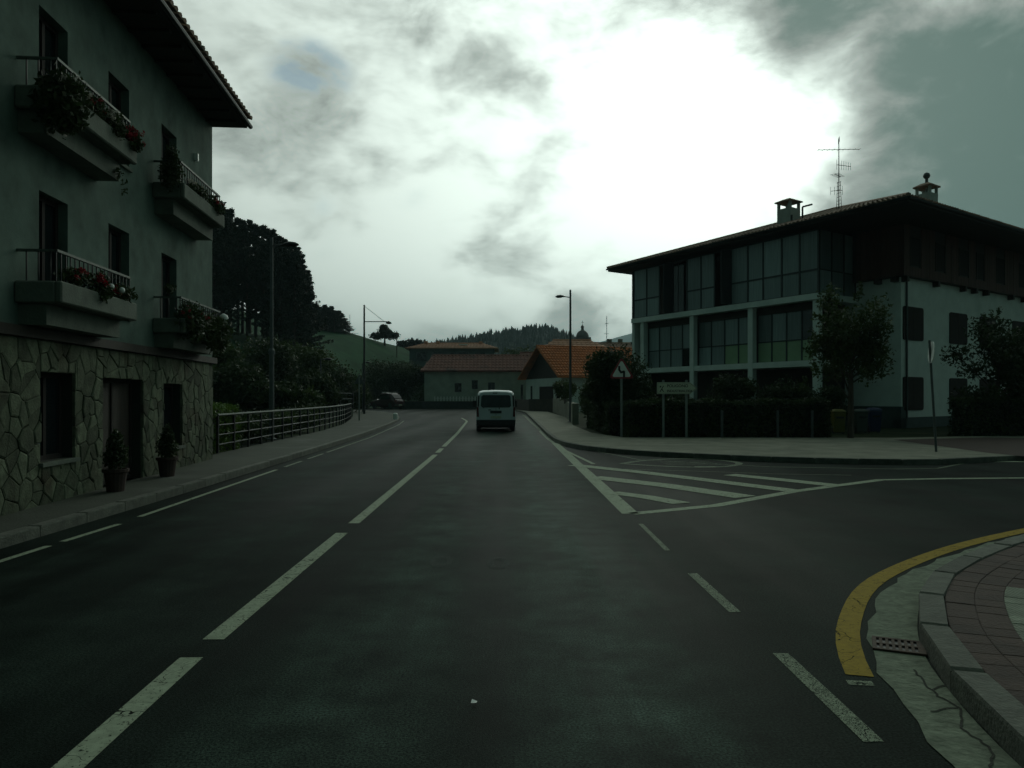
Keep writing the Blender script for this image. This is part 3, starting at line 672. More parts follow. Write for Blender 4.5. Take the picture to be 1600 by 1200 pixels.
M_CHIM = mat('chimney_render', (.36, .42, .39), .9, .15, 3, .2)
def chimney(base, w, h, cowl=False):
    b = Vector(base); m = MB(); wx = A*w; wy = B*w
    m.obox(b-wx/2-wy/2-Zv*.6, wx, wy, Zv*(h*.56+.6))
    ch = obj('chimney', m, M_CHIM, apt); m = MB(); t = .16*w
    for sx in (0, 1):
        for sy in (0, 1): m.obox(b-wx/2-wy/2+Zv*h*.56+wx*sx*(1-.15)+wy*sy*(1-.15), wx*.15, wy*.15, Zv*h*.26)
    m.obox(b-wx*.06-wy*.06+Zv*h*.56, wx*.12, wy*.12, Zv*h*.26)
    obj('flue_opening', m, M_CHIM, ch)
    q = [b+wx*sx+wy*sy+Zv*h*.82 for sx, sy in ((-.62, -.62), (.62, -.62), (.62, .62), (-.62, .62))]; q2 = [p+Zv*.06 for p in q]
    m = MB().loft([[tuple(p) for p in q], [tuple(p) for p in q2], [tuple(b+wx*sx*.25+wy*sy*.25+Zv*(h*.82+.22)) for sx, sy in ((-1, -1), (1, -1), (1, 1), (-1, 1))]])
    obj('chimney_cap', m, M_TILE, ch)
    if cowl:
        m = MB().tube(b+Zv*(h+.0), b+Zv*(h+.25), .07).lathe(b+Zv*(h+.22), [(.05, 0), (.13, .06), (.16, .16), (.12, .26), (.03, .31)], 12)
        obj('cowl', m, M_METAL, ch)
chimney(P(10, 5, roof_z(10, 5)), .95, 1.4); chimney(P(1.5, 4.5, roof_z(1.5, 4.5)), .74, 1.18, True)
obj('vent_pipe', MB().path([P(8.6, 4.4, 11.2), P(8.6, 4.4, 12.1), P(8.3, 4.9, 12.25)], .05), M_DMETAL, roof)
obj('vent_pipe', MB().tube(P(9.2, 4.2, 11.2), P(9.2, 4.2, 11.75), .06), M_DMETAL, roof)
an = P(7.3, 6, roof_z(7.3, 6)); ant = thing('tv_antenna', 'tall lattice television aerial standing on the tiled roof of the glazed house', 'antenna', tuple(an))
obj('mast', MB().tube(an-Zv*.1, an+Zv*4.0, .03, .022), M_DMETAL, ant)
m = MB()
for q in range(3):
    t = 2*math.pi*q/3; m.tube(an+Vector((math.cos(t)*.16, math.sin(t)*.16, -.2)), an+Vector((math.cos(t)*.08, math.sin(t)*.08, 1.6)), .015)
for i in range(8): m.tube(an+Vector((-.13, 0, .1+.2*i)), an+Vector((.13, 0, .2+.2*i)), .01)
obj('lattice', m, M_DMETAL, ant)
def yagi(z, L, dirv, n, el, off=0):
    d = Vector(dirv).normalized(); s = Vector((0, 0, 1)) if el < 0 else Vector((-d.y, d.x, 0)); m = MB(); c0 = an+Zv*z
    m.tube(c0-d*L*(.5-off), c0+d*L*(.5+off), .016)
    for i in range(n): p = c0-d*L*(.5-off)+d*L*i/(n-1); m.tube(p-s*abs(el)*.5*(1-.04*i), p+s*abs(el)*.5*(1-.04*i), .010, n=5)
    obj('aerial', m, M_DMETAL, ant)
yagi(3.35, 2.4, (1, .1, .05), 9, .34); yagi(3.85, .5, (.3, 1, 0), 4, -.3); yagi(2.5, 1.0, (1, .4, .02), 7, -.55, .35); yagi(1.9, .8, (.8, .8, 0), 5, .5, -.2); yagi(1.1, .6, (-1, .3, 0), 4, -.5, .2)

# ------------------------------------------------------------------ left-hand stone house
FD = Vector((-.09, 1, 0)).normalized(); FN = Vector((FD.y, -FD.x, 0))     # facade direction, outward normal (towards road)
def fac(Y, off=0, z=0): return Vector((-5.617-.09*Y, Y, z)) + FN*off
SL = math.sqrt(1+.09**2)
Y0, Y1 = 2.0, 18.7; LEN = (Y1-Y0)*SL
house = thing('stone_house', 'dark rendered three storey house with rubble stone ground floor and flower balconies', 'building', tuple(fac(Y1)))
def fs(Y): return (Y-Y0)*SL
gf = [(10.7, 11.7, .72, 1.99), (12.66, 14.34, .13, 1.95), (15.4, 16.5, .60, 1.90), (5.4, 6.6, .72, 1.99), (7.6, 8.9, .13, 1.95)]
up = [(10.68, 11.50, 2.95, 4.52), (12.90, 13.75, 3.05, 4.56), (15.33, 16.2, 2.95, 4.52), (10.68, 11.50, 5.5, 7.1), (12.90, 13.75, 5.72, 7.12), (15.33, 16.2, 5.5, 7.1), (5.3, 6.2, 2.95, 4.52), (5.3, 6.2, 5.5, 7.1), (7.8, 8.6, 3.05, 4.56), (7.8, 8.6, 5.72, 7.1)]
mb = MB(); wall_holes(mb, fac(Y0), FD, FN, LEN, 2.55, 8.2, [(fs(a), fs(b), z0, z1) for a, b, z0, z1 in up])
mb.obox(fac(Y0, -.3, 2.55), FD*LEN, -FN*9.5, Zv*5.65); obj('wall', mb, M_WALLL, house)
mb = MB(); wall_holes(mb, fac(Y0, -.03), FD, FN, LEN, .0, 2.5, [(fs(a), fs(b), z0, z1) for a, b, z0, z1 in gf])
mb.obox(fac(Y0, -.33, 0), FD*(LEN-.02), -FN*9.4, Zv*2.5); obj('ground_floor_wall', mb, M_MORTAR, house)
obj('band', MB().obox(fac(Y0-.05, .10, 2.44), FD*(LEN+.12), -FN*.3, Zv*.14), M_DWOOD, house)
# rubble stones: Voronoi cells between the openings
def clip(poly, px, py, nx, ny):
    out = []
    for i in range(len(poly)):
        a, b = poly[i], poly[(i+1) % len(poly)]; da = (a[0]-px)*nx+(a[1]-py)*ny; db = (b[0]-px)*nx+(b[1]-py)*ny
        if da <= 0: out.append(a)
        if da*db < 0: t = da/(da-db); out.append((a[0]+(b[0]-a[0])*t, a[1]+(b[1]-a[1])*t))
    return out
def area(p): return abs(sum(p[i][0]*p[(i+1) % len(p)][1]-p[(i+1) % len(p)][0]*p[i][1] for i in range(len(p))))/2
sr = random.Random(11); seeds = []; s_lo, s_hi = fs(7.2), LEN
holes = [(fs(a), fs(b), z0, z1) for a, b, z0, z1 in gf]
gx, gz = .19, .33
for i in range(int((s_hi-s_lo)/gx)+1):
    for j in range(8):
        x = s_lo+(i+.5*(j % 2)+sr.uniform(-.6, .6))*gx; z = .0+(j+.5+sr.uniform(-.6, .6))*gz
        if sr.random() < .12: continue
        if not (s_lo < x < s_hi and .0 < z < 2.44): continue
        seeds.append((x, z))
allp = seeds; stones = []
for (x, z) in seeds:
    poly = [(max(x-.7, s_lo), max(z-.8, .0)), (min(x+.7, s_hi), max(z-.8, .0)), (min(x+.7, s_hi), min(z+.8, 2.44)), (max(x-.7, s_lo), min(z+.8, 2.44))]
    for (qx, qz) in allp:
        if abs(qx-x) > 1.0 or abs(qz-z) > 1.1 or (qx == x and qz == z): continue
        poly = clip(poly, (x+qx)/2, (z+qz)/2, qx-x, qz-z)
        if len(poly) < 3: break
    if len(poly) < 3: continue
    pieces = [poly]
    for a, b, c_, d_ in holes:
        new = []
        for q in pieces:
            xs = [p[0] for p in q]; zs = [p[1] for p in q]
            if max(xs) <= a or min(xs) >= b or max(zs) <= c_ or min(zs) >= d_: new.append(q); continue
            new.append(clip(q, a, 0, 1, 0)); new.append(clip(q, b, 0, -1, 0)); m_ = clip(clip(q, a, 0, -1, 0), b, 0, 1, 0) if len(q) > 2 else []
            if len(m_) > 2: new.append(clip(m_, 0, c_, 0, 1)); new.append(clip(m_, 0, d_, 0, -1))
        pieces = [q for q in new if len(q) > 2]
    for q in pieces:
        if area(q) > .0015: stones.append(q)
for poly in stones:
    cx = sum(p[0] for p in poly)/len(poly); cz = sum(p[1] for p in poly)/len(poly)
    hw = max(math.hypot(p[0]-cx, p[1]-cz) for p in poly)
    if hw < .05: continue
    g = max(.6, 1-.011/hw)
    ring = [(cx+(p[0]-cx)*g, cz+(p[1]-cz)*g) for p in poly]; g2 = g*.86; ring2 = [(cx+(p[0]-cx)*g2, cz+(p[1]-cz)*g2) for p in poly]
    dth = .012+sr.uniform(0, .022); base = fac(Y0)
    W = lambda p, off: tuple(base+FD*p[0]+FN*off+Zv*p[1])
    obj('stone', MB().loft([[W(p, -.035) for p in ring], [W(p, dth*.6) for p in ring], [W(p, dth+sr.uniform(-.004, .004)) for p in ring2]]), M_STONE, house)
# window joinery
def fwin(a, b, z0, z1, name='window', door=False, rec=.2):
    o = fac(a, -rec, z0); w = (b-a)*SL; h = z1-z0
    f = MB(); t = .07
    f.obox(o, FD*t, FN*.06, Zv*h); f.obox(o+FD*(w-t), FD*t, FN*.06, Zv*h); f.obox(o+FD*t+Zv*(h-t), FD*(w-2*t), FN*.06, Zv*t); f.obox(o+FD*t, FD*(w-2*t), FN*.06, Zv*t)
    f.obox(o+FD*(w/2-.04), FD*.08, FN*.058, Zv*h)
    q = obj(name, f, M_SHUT, house)
    for i in (0, 1): obj('door_panel' if door else 'pane', MB().obox(o+FD*(t+i*(w/2-.035))+FN*.01+Zv*t, FD*(w/2-t-.04), FN*.02, Zv*(h-2*t)), M_DWOOD if door else M_GLASS, q)
    return q
for a, b, z0, z1 in gf: fwin(a, b, z0, z1, 'door' if z0 < .3 else 'window', z0 < .3, .24)
for a, b, z0, z1 in up: fwin(a, b, z0, z1)
for a, b, z0, z1 in gf:
    if z0 > .3: obj('window_sill', MB().obox(fac(a-.05, .07, z0-.06), FD*((b-a)*SL+.1), -FN*.22, Zv*.055), M_CONC, house)
for a, b, z0, z1 in up:
    if z0 in (3.05, 5.72): obj('window_sill', MB().obox(fac(a-.05, .05, z0-.06), FD*((b-a)*SL+.1), -FN*.2, Zv*.055), M_CONC, house)
# light-coloured roller blind half seen in the ground floor window
obj('curtain', MB().obox(fac(10.82, -.215, .8), FD*.3, FN*.012, Zv*1.1), mat('curtain_cloth', (.12, .16, .16), .8, .1, 3, stretch=(12, 12, .3)), house)
# roof
EO = .86
obj('roof', MB().loft([[tuple(fac(Y0-.6, EO, 8.23)), tuple(fac(Y0-.6, EO, 8.36)), tuple(fac(Y0-.6, -5, 10.3)), tuple(fac(Y0-.6, -10.6, 8.2)), tuple(fac(Y0-.6, -5, 10.1))], [tuple(fac(Y1+.02, EO, 8.23)), tuple(fac(Y1+.02, EO, 8.36)), tuple(fac(Y1+.02, -5, 10.3)), tuple(fac(Y1+.02, -10.6, 8.2)), tuple(fac(Y1+.02, -5, 10.1))]]), M_DWOOD, house)
hr = [o for o in house.children if o.name.startswith('roof')][0]
obj('soffit', MB().obox(fac(Y0-.6, EO-.03, 8.2), FD*(LEN+.6), -FN*1.3, Zv*.04), M_DWOOD, hr)
mb = MB()
for i in range(26): mb.obox(fac(Y0+.1+i*.64, EO-.12, 8.14), FD*.1, -FN*.72, Zv*.058)
obj('rafter_ends', mb, M_DWOOD, hr, kind='stuff')
upL = (-FN*1+Zv*.33).normalized()
obj('roof_tiles', tile_slope(fac(Y0-.6, EO+.05, 8.37), FD, upL, LEN+.65, lambda s: 2.0, w=.22), M_TILE, hr, kind='stuff')
obj('gutter', MB().tube(fac(Y0-.6, EO+.04, 8.25), fac(Y1+.05, EO+.04, 8.25), .055), M_DMETAL, hr)
obj('wall_lamp', MB().obox(fac(17.35, .08, 6.98), FD*.07, -FN*.1, Zv*.16), M_WHITE, house)
# balconies
def balcony(y0, y1, z0, z1, corb, railz, nbar):
    w = (y1-y0)*SL
    m = MB().obox(fac(y0, .60, z0), FD*w, -FN*.09, Zv*(z1-z0)).obox(fac(y0, .51, z0), FD*.09, -FN*.51, Zv*(z1-z0)).obox(fac(y1, .51, z0)-FD*.09, FD*.09, -FN*.51, Zv*(z1-z0)).obox(fac(y0, .5, z0)+FD*.1, FD*(w-.2), -FN*.5, Zv*.1)
    bl = obj('balcony', m, M_CONC, house, bevel=.02)
    obj('corbel', MB().obox(fac(y0+.1, .36, corb), FD*(w-.2), -FN*.36, Zv*(z0-corb-.004)), M_CONC, bl)
    r = .5; a, b = fac(y0+.06, r, railz), fac(y1-.06, r, railz)
    obj('handrail', MB().obox(a-FN*.02, b-a, FN*.04, Zv*.035).obox(a, FD*.035, -FN*(r-.0), Zv*.035).obox(b, -FD*.035, -FN*(r-.0), Zv*.035), M_RAILW, bl)
    for i in range(nbar+1):
        p = a+(b-a)*(i/nbar); obj('baluster', MB().box(p.x-.008, p.x+.008, p.y-.008, p.y+.008, z0+.1, railz), M_DMETAL, bl)
    for i in range(3):
        for e in (a, b): p = e-FN*(.02+.15*i+.05); obj('baluster', MB().box(p.x-.008, p.x+.008, p.y-.008, p.y+.008, z0+.1, railz), M_DMETAL, bl)
balcony(10.05, 12.55, 2.88, 3.17, 2.6, 3.56, 18); balcony(14.85, 17.6, 2.88, 3.17, 2.6, 3.56, 18)
balcony(10.05, 12.55, 5.44, 5.74, 5.14, 6.10, 18); balcony(14.85, 17.6, 5.50, 5.80, 5.2, 6.20, 18)
obj('globe_lamp', MB().lathe(fac(17.45, .62, 3.43), [(.02, -.1), (.08, -.06), (.10, 0), (.08, .06), (.02, .1)], 14), M_WHITE, house, smooth=True)

def plant(Y, off, z, rad, n, fl, flcol, label, lm=M_LEAFD, seed=1, size=.035, hang=0, cat='plant', name='geranium'):
    c0 = fac(Y, off, z); t = thing(name, label, cat, tuple(c0-Zv*rad[2]*.6))
    bl = [(tuple(c0), rad)]
    if hang: bl.append((tuple(c0-Zv*hang+FN*.08), (rad[0]*.5, rad[1]*.7, hang)))
    obj('foliage', leaves(bl, n, size, seed, 4, .45), lm, t)
    obj('stem', MB().tube(c0-Zv*rad[2]*.7, c0+Zv*rad[2]*.4, .012), M_LEAFM, t)
    if fl:
        bl2 = [((c0.x+FN.x*rad[0]*.3+rnd.uniform(-.6, .6)*rad[0], c0.y+rnd.uniform(-.9, .9)*rad[1], c0.z+rnd.uniform(-.2, .75)*rad[2]), (.05, .05, .045)) for _ in range(fl)]
        obj('flowers', leaves(bl2, fl*22, .022, seed+5, 4, .5), flcol, t, kind='stuff')
    return t
# upper-left balcony
plant(10.15, .55, 5.55, (.34, .30, .42), 1700, 0, None, 'big dark bush bulging from the near end of the top left balcony', seed=2, size=.05, hang=.2, name='balcony_shrub')
plant(10.55, .52, 5.86, (.14, .28, .16), 420, 7, M_FWHT, 'white flowered plant by the near corner of the top left balcony rail', seed=3)
plant(11.15, .52, 5.86, (.14, .30, .17), 480, 8, M_FRED, 'sparse red geranium midway along the top left balcony', seed=4)
plant(11.75, .55, 5.84, (.15, .30, .18), 520, 14, M_FWHT, 'white speckled trailing plant left of the bright red geranium on top balcony', seed=5, hang=.12)
plant(12.35, .58, 5.80, (.16, .26, .20), 460, 24, M_FRED, 'bright red geranium at the far end of the top left balcony', seed=6, hang=.1)
plant(12.3, .42, 5.22, (.06, .16, .10), 60, 0, None, 'thin trailing sprig hanging under the top left balcony', seed=7, hang=.2, name='trailing_plant')
# lower-left balcony
plant(10.6, .52, 3.30, (.13, .36, .13), 420, 4, M_FRED, 'dim red geranium at the near end of the lower left balcony', seed=8)
plant(11.25, .55, 3.30, (.15, .24, .17), 460, 16, M_FRED, 'vivid red geranium spilling over the middle of the lower left balcony', seed=9, hang=.14)
plant(12.1, .52, 3.28, (.13, .40, .13), 480, 4, M_FRED, 'low red flowered plant at the far end of the lower left balcony', seed=10)
# upper-right balcony
m_top = thing('topiary', 'dark upright conical shrub at the near end of the top right balcony', 'plant', tuple(fac(14.9, .35, 5.62)))
obj('foliage', leaves([(tuple(fac(14.85, .35, 5.95)), (.22, .24, .36)), (tuple(fac(14.88, .35, 6.3)), (.12, .13, .25))], 1700, .035, 12), M_LEAFD, m_top)
obj('stem', MB().tube(fac(14.87, .35, 5.60), fac(14.87, .35, 6.2), .02), M_BARK, m_top)
plant(15.8, .54, 5.9, (.13, .45, .12), 520, 8, M_FWHT, 'pale flowered plant midway along the top right balcony', seed=13)
plant(17.0, .56, 5.9, (.15, .50, .15), 620, 6, M_FRED, 'low leafy plant at the far end of the top right balcony', seed=14, hang=.1)
# lower-right balcony
plant(15.2, .6, 3.15, (.26, .42, .36), 1500, 6, M_FRED, 'large dark bush covering the near half of the lower right balcony', seed=15, size=.045, hang=.22, name='balcony_shrub')
plant(16.6, .62, 3.10, (.28, .85, .32), 2300, 5, M_FWHT, 'wide dark bush hiding the far half of the lower right balcony', seed=16, size=.045, hang=.25, name='balcony_shrub')
plant(14.95, .3, 3.75, (.10, .12, .10), 120, 0, None, 'small leafy plant peeping above the lower right balcony rail', seed=17, name='potted_plant')
for (y, lab) in ((10.66, 'small white globe in the geraniums of the lower left balcony'), (11.9, 'small pale globe at the far end of the lower left geraniums')):
    c0 = fac(y+.85 if y < 11 else y, .62, 3.3); obj('garden_globe', MB().lathe((0, 0, 0), [(.01, -.045), (.035, -.03), (.045, 0), (.035, .03), (.01, .045)], 10), M_WHITE, None, lab, 'ornament', smooth=True, base=None).location = c0
# potted conifers flanking the door
def potted(Y, lab, h):
    c0 = fac(Y, .38, .13); t = thing('potted_conifer', lab, 'potted plant', tuple(c0), 0, 'potted conifers flanking the stone house door')
    obj('pot', MB().lathe(c0, [(.13, 0), (.17, .30), (.20, .31), (.20, .36), (.17, .36), (.16, .33)], 16), M_TERRA, t, smooth=False)
    bl = [(tuple(c0+Zv*(.36+h*.3)), (.2, .2, h*.36)), (tuple(c0+Zv*(.36+h*.62)), (.13, .13, h*.32)), (tuple(c0+Zv*(.36+h*.85)), (.06, .06, h*.18))]
    obj('foliage', leaves(bl, 1800, .03, int(Y*7), 4, .5), M_LEAFD, t); obj('stem', MB().tube(c0+Zv*.3, c0+Zv*(.4+h*.5), .02), M_BARK, t)
potted(12.25, 'conical conifer in a terracotta pot left of the dark stone house door', .62); potted(14.55, 'conical conifer in a terracotta pot right of the door below small window', .62)

# ------------------------------------------------------------------ fence on the left pavement
fp = smooth_pl([(-7.82, 20.4), (-7.95, 24), (-8.35, 33.6), (-9.2, 42), (-10.9, 52)], 1)
fence = thing('metal_fence', 'worn metal railing with four rails along the left pavement', 'fence', (fp[0][0], fp[0][1], .13))
ps = resample(fp, 1.3)
for i, p in enumerate(ps):
    obj('post', MB().box(p[0]-.03, p[0]+.03, p[1]-.03, p[1]+.03, .1, 1.12), M_DMETAL, fence)
    if i < len(ps)-1:
        q = ps[i+1]
        for z, m_, r_ in ((1.15, M_RAILW, .032), (.88, M_DMETAL, .02), (.62, M_DMETAL, .02), (.36, M_DMETAL, .02)):
            obj('rail', MB().tube((p[0], p[1], z), (q[0], q[1], z), r_, n=6), m_, fence)
# grey railing on a low wall further back
rp = [(-20, 44), (-15.2, 50), (-11.6, 56)]; rr = thing('garden_railing', 'dim grey railing on a low wall behind the pavement fence', 'fence', (rp[0][0], rp[0][1], 0))
for a, b in zip(rp[:-1], rp[1:]):
    a_, b_ = Vector((*a, 0)), Vector((*b, 0)); d = b_-a_; nrm = Vector((-d.y, d.x, 0)).normalized()*.2
    obj('low_wall', MB().obox(a_, d, nrm, Zv*.8), M_CONC, rr)
for i, p in enumerate(resample(rp, 1.3)):
    obj('post', MB().box(p[0]-.04, p[0]+.04, p[1]-.04, p[1]+.04, .75, 1.9), M_DMETAL, rr)
for z in (1.05, 1.45, 1.85): obj('rail', MB().path([(*p, z) for p in rp], .03), M_METAL, rr)

# ------------------------------------------------------------------ vegetation
def hedge(name, label, x0, x1, y0, y1, z1, n, m, seed, size=.045, rot=0, z0=.05):
    cx, cy = (x0+x1)/2, (y0+y1)/2; g = np.random.default_rng(seed); w, d, h = x1-x0, y1-y0, z1-z0
    t = thing(name, label, 'hedge', (cx, cy, z0), rot)
    fa = np.array([w*h, w*h, d*h, d*h, w*d*1.6]); pick = g.choice(5, n, p=fa/fa.sum()); u = g.random(n); v = g.random(n)
    P_ = np.zeros((n, 3)); P_[:, 0] = (u-.5)*w; P_[:, 1] = (u-.5)*d; P_[:, 2] = v*h
    P_[pick == 0, 1] = -d/2; P_[pick == 1, 1] = d/2; P_[pick == 2, 0] = -w/2; P_[pick == 3, 0] = w/2
    tp = pick == 4; P_[tp, 1] = (v[tp]-.5)*d; P_[tp, 2] = h
    wob = .05*np.sin(P_[:, 0]*3.1+seed)+.04*np.sin(P_[:, 1]*4.3+P_[:, 0]*1.7); P_[:, 2] += wob*(P_[:, 2]/h); P_ += g.normal(scale=.035, size=(n, 3))
    a = g.normal(size=(n, 3)); a /= np.linalg.norm(a, axis=1)[:, None]; b = np.cross(a, g.normal(size=(n, 3))); b /= np.linalg.norm(b, axis=1)[:, None]
    s = size*(.6+.8*g.random((n, 1))); Q = np.stack([P_-a*s, P_+b*s*.6, P_+a*s, P_-b*s*.6], axis=1)
    me_off = np.array([cx, cy, z0])
    obj('foliage', Q+me_off, m, t)
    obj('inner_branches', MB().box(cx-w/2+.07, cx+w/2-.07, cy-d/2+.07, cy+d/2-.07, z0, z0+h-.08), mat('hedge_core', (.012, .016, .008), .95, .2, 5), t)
    return t
def shrub(name, label, c0, rad, n, m, seed, size=.06, cat='shrub', group=None, trunk=.3, blobs=6):
    g = random.Random(seed); c0 = Vector(c0); t = thing(name, label, cat, tuple(c0), 0, group); H = rad[2]*2
    bl = [((c0.x, c0.y, c0.z+trunk+rad[2]), (rad[0]*.72, rad[1]*.72, rad[2]*.9))]
    for i in range(blobs):
        a = g.uniform(0, 6.28); q = g.uniform(.35, .62); bl.append(((c0.x+math.cos(a)*rad[0]*q, c0.y+math.sin(a)*rad[1]*q, c0.z+trunk+rad[2]*g.uniform(.5, 1.55)), (rad[0]*g.uniform(.28, .48), rad[1]*g.uniform(.28, .48), rad[2]*g.uniform(.25, .42))))
    obj('crown', leaves(bl, n, size, seed, 4, .42), m, t)
    tr = MB().tube(c0-Zv*.1, c0+Zv*(trunk+rad[2]*.8), max(.04, rad[0]*.07), .03)
    for b in bl[1:]: tr.tube(c0+Zv*(trunk+rad[2]*.3), b[0], .03, .012, 5)
    obj('trunk', tr, M_BARK, t)
    return t
hedge('clipped_hedge', 'bright green clipped hedge between stone house and metal fence', -9.4, -7.95, 19.1, 22.4, 1.35, 7000, M_LEAFB, 21)
hedge('clipped_hedge', 'long dark clipped hedge behind the warning sign and low posts', 4.3, 11.8, 28.5, 29.8, 1.42, 18000, M_LEAFD, 22, .055)
hedge('clipped_hedge', 'dark hedge strip running back under the rounded tree', 3.75, 4.9, 29.9, 38, 1.35, 14000, M_LEAFD, 24, .055)
hedge('clipped_hedge', 'dark hedge at the right edge in front of the white wall', 17.3, 27, 29.8, 31, 1.5, 16000, M_LEAFD, 23, .055, R(8))
shrub('round_tree', 'big rounded dark tree beside the winding road warning sign', (4.55, 32.5, .1), (1.85, 1.6, 1.85), 30000, M_LEAFD, 31, .07, 'tree', trunk=0, blobs=9)
shrub('garden_shrub', 'dark shrub under the street lamp beside the rounded tree', (3.95, 38, .1), (.8, 1.3, 1.1), 11000, M_LEAFM, 32, .06)
shrub('garden_shrub', 'ivy green bush on top of the stone garden wall', (3.95, 57, 1.2), (1.1, 2.0, .8), 6000, M_LEAFM, 33, .07, trunk=.1)
for i, (x, y, rx, rz, lab) in enumerate(((9.6, 33.5, 1.5, 1.15, 'dark bush above the hedge right of the arrow sign'), (12.2, 34.0, 1.6, 1.05, 'dark bush below the green glazed windows'), (7.4, 34.0, 1.0, .7, 'low dark bush behind the arrow shaped sign'), (13.6, 33.0, 1.0, .9, 'dark bush next to the white gallery column'))):
    shrub('garden_shrub', lab, (x, y, .1), (rx, rx*.8, rz), 7000, M_LEAFD, 40+i, .06)
def broadleaf(label, c0, h, rx, n, seed, m, size=.07, low=.28, group=None, tint=None):
    g = random.Random(seed); c0 = Vector(c0); t = thing('broadleaf_tree', label, 'tree', tuple(c0), 0, group); tr = MB(); bl = []
    tr.tube(c0-Zv*.2, c0+Zv*h*.45, h*.018+.03, h*.012+.02)
    for i in range(16):
        a = g.uniform(0, 6.28); z0 = h*g.uniform(low*.7, .55); z1 = z0+h*g.uniform(.12, .42); z1 = min(z1, h*.96)
        q = rx*g.uniform(.45, .95)*(1-.55*max(0, (z1/h-.6)/.4)); e = c0+Vector((math.cos(a)*q, math.sin(a)*q, z1))
        tr.tube(c0+Zv*z0, e, .035, .012, 5); bl.append((tuple(e), (rx*.30, rx*.30, h*.105))); mid = (c0+Zv*z0).lerp(e, .6); bl.append((tuple(mid), (rx*.28, rx*.28, h*.09)))
    bl.append((tuple(c0+Zv*h*.62), (rx*.5, rx*.5, h*.24)))
    for i in range(14):
        a = g.uniform(0, 6.28); q = rx*g.uniform(.7, 1.08); bl.append((tuple(c0+Vector((math.cos(a)*q, math.sin(a)*q, h*g.uniform(low+.05, .8)))), (.16, .16, .2)))
    for i in range(4): bl.append((tuple(c0+Vector((g.uniform(-.3, .3)*rx, g.uniform(-.3, .3)*rx, h*g.uniform(.93, 1.03)))), (.12, .12, .22)))
    obj('trunk', tr, M_BARK, t); obj('crown', leaves(bl, n, size, seed, 4, .55), m, t); return t
broadleaf('young leafy street tree in front of the white corner wall', (12.35, 28.0, .12), 5.5, 1.55, 9500, 51, M_LEAFM, .07)
broadleaf('dark leafy tree at the right edge before the white wall', (19.1, 30.2, .12), 4.7, 1.9, 10000, 52, M_LEAFD, .075, .12)
broadleaf('leafy tree partly cut off by the right picture edge', (21.6, 31.5, .12), 5.2, 2.0, 8000, 53, M_LEAFD, .075, .12)
lt = [(330, 46, 515, 2.6, 'dark garden tree beside the stone house corner'), (372, 40, 556, 2.1, 'low dark garden tree left of the near lamp post'), (405, 55, 520, 3.4, 'broad dark tree behind the near lamp post'),
      (455, 60, 528, 3.6, 'dark olive tree right of the near lamp post'), (492, 52, 573, 2.0, 'small bush tree behind the short lamp post'), (520, 68, 560, 3.2, 'bushy dark tree under the green slope'),
      (548, 74, 583, 2.4, 'low dark tree left of the gantry pole'), (598, 108, 556, 4.6, 'large dark tree behind the parked maroon car'), (638, 107, 560, 3.6, 'large dark tree beside the long white farmhouse'), (470, 45, 600, 1.8, 'low bush growing behind the metal fence'), (425, 42, 590, 1.8, 'low shrub behind the fence by the lamp post')]
for i, (u, Y, tv, rx, lab) in enumerate(lt):
    h = CAMZ+(HV-tv)*Y/F; x = (u-800)/F*Y; gz = max(0, hill_h(x, Y)) if Y > 52 else 0
    shrub('garden_tree', lab, (x, Y, gz-.05), (rx, rx, (h-gz)/2-.1), 20000, M_LEAFD if i % 3 else M_LEAFM, 60+i, .12, 'tree', trunk=.1, blobs=9)
shrub('garden_shrub', 'small green bush in front of the long white house', (-6.2, 105.5, 0), (1.9, 1.0, 1.1), 3000, M_LEAFM, 75, .12)
shrub('garden_shrub', 'grey green bush beside the parked maroon car', (-11.9, 104.5, 0), (1.5, 1.0, 1.25), 3000, M_LEAFM, 76, .12)
shrub('round_tree', 'dark green tree between the pale roof and the orange roof', (0.5, 150, 1), (5, 4, 5.2), 5000, M_LEAFM, 77, .3, 'tree')

for i, (x, y, lab) in enumerate(((-9.1, 24.2, 'low dark shrub pressing against the near part of the metal fence'), (-9.4, 27.8, 'dark shrub behind the metal fence beside the near lamp post'), (-9.7, 31.6, 'low spreading shrub behind the middle of the metal fence'), (-10.2, 36.0, 'dark shrub behind the far middle of the metal fence'), (-11.3, 42.0, 'rounded shrub behind the far part of the metal fence'))):
    shrub('garden_shrub', lab, (x, y, -.05), (1.0, 2.1, .62), 7000, M_LEAFD if i % 2 else M_LEAFM, 300+i, .06, trunk=0)
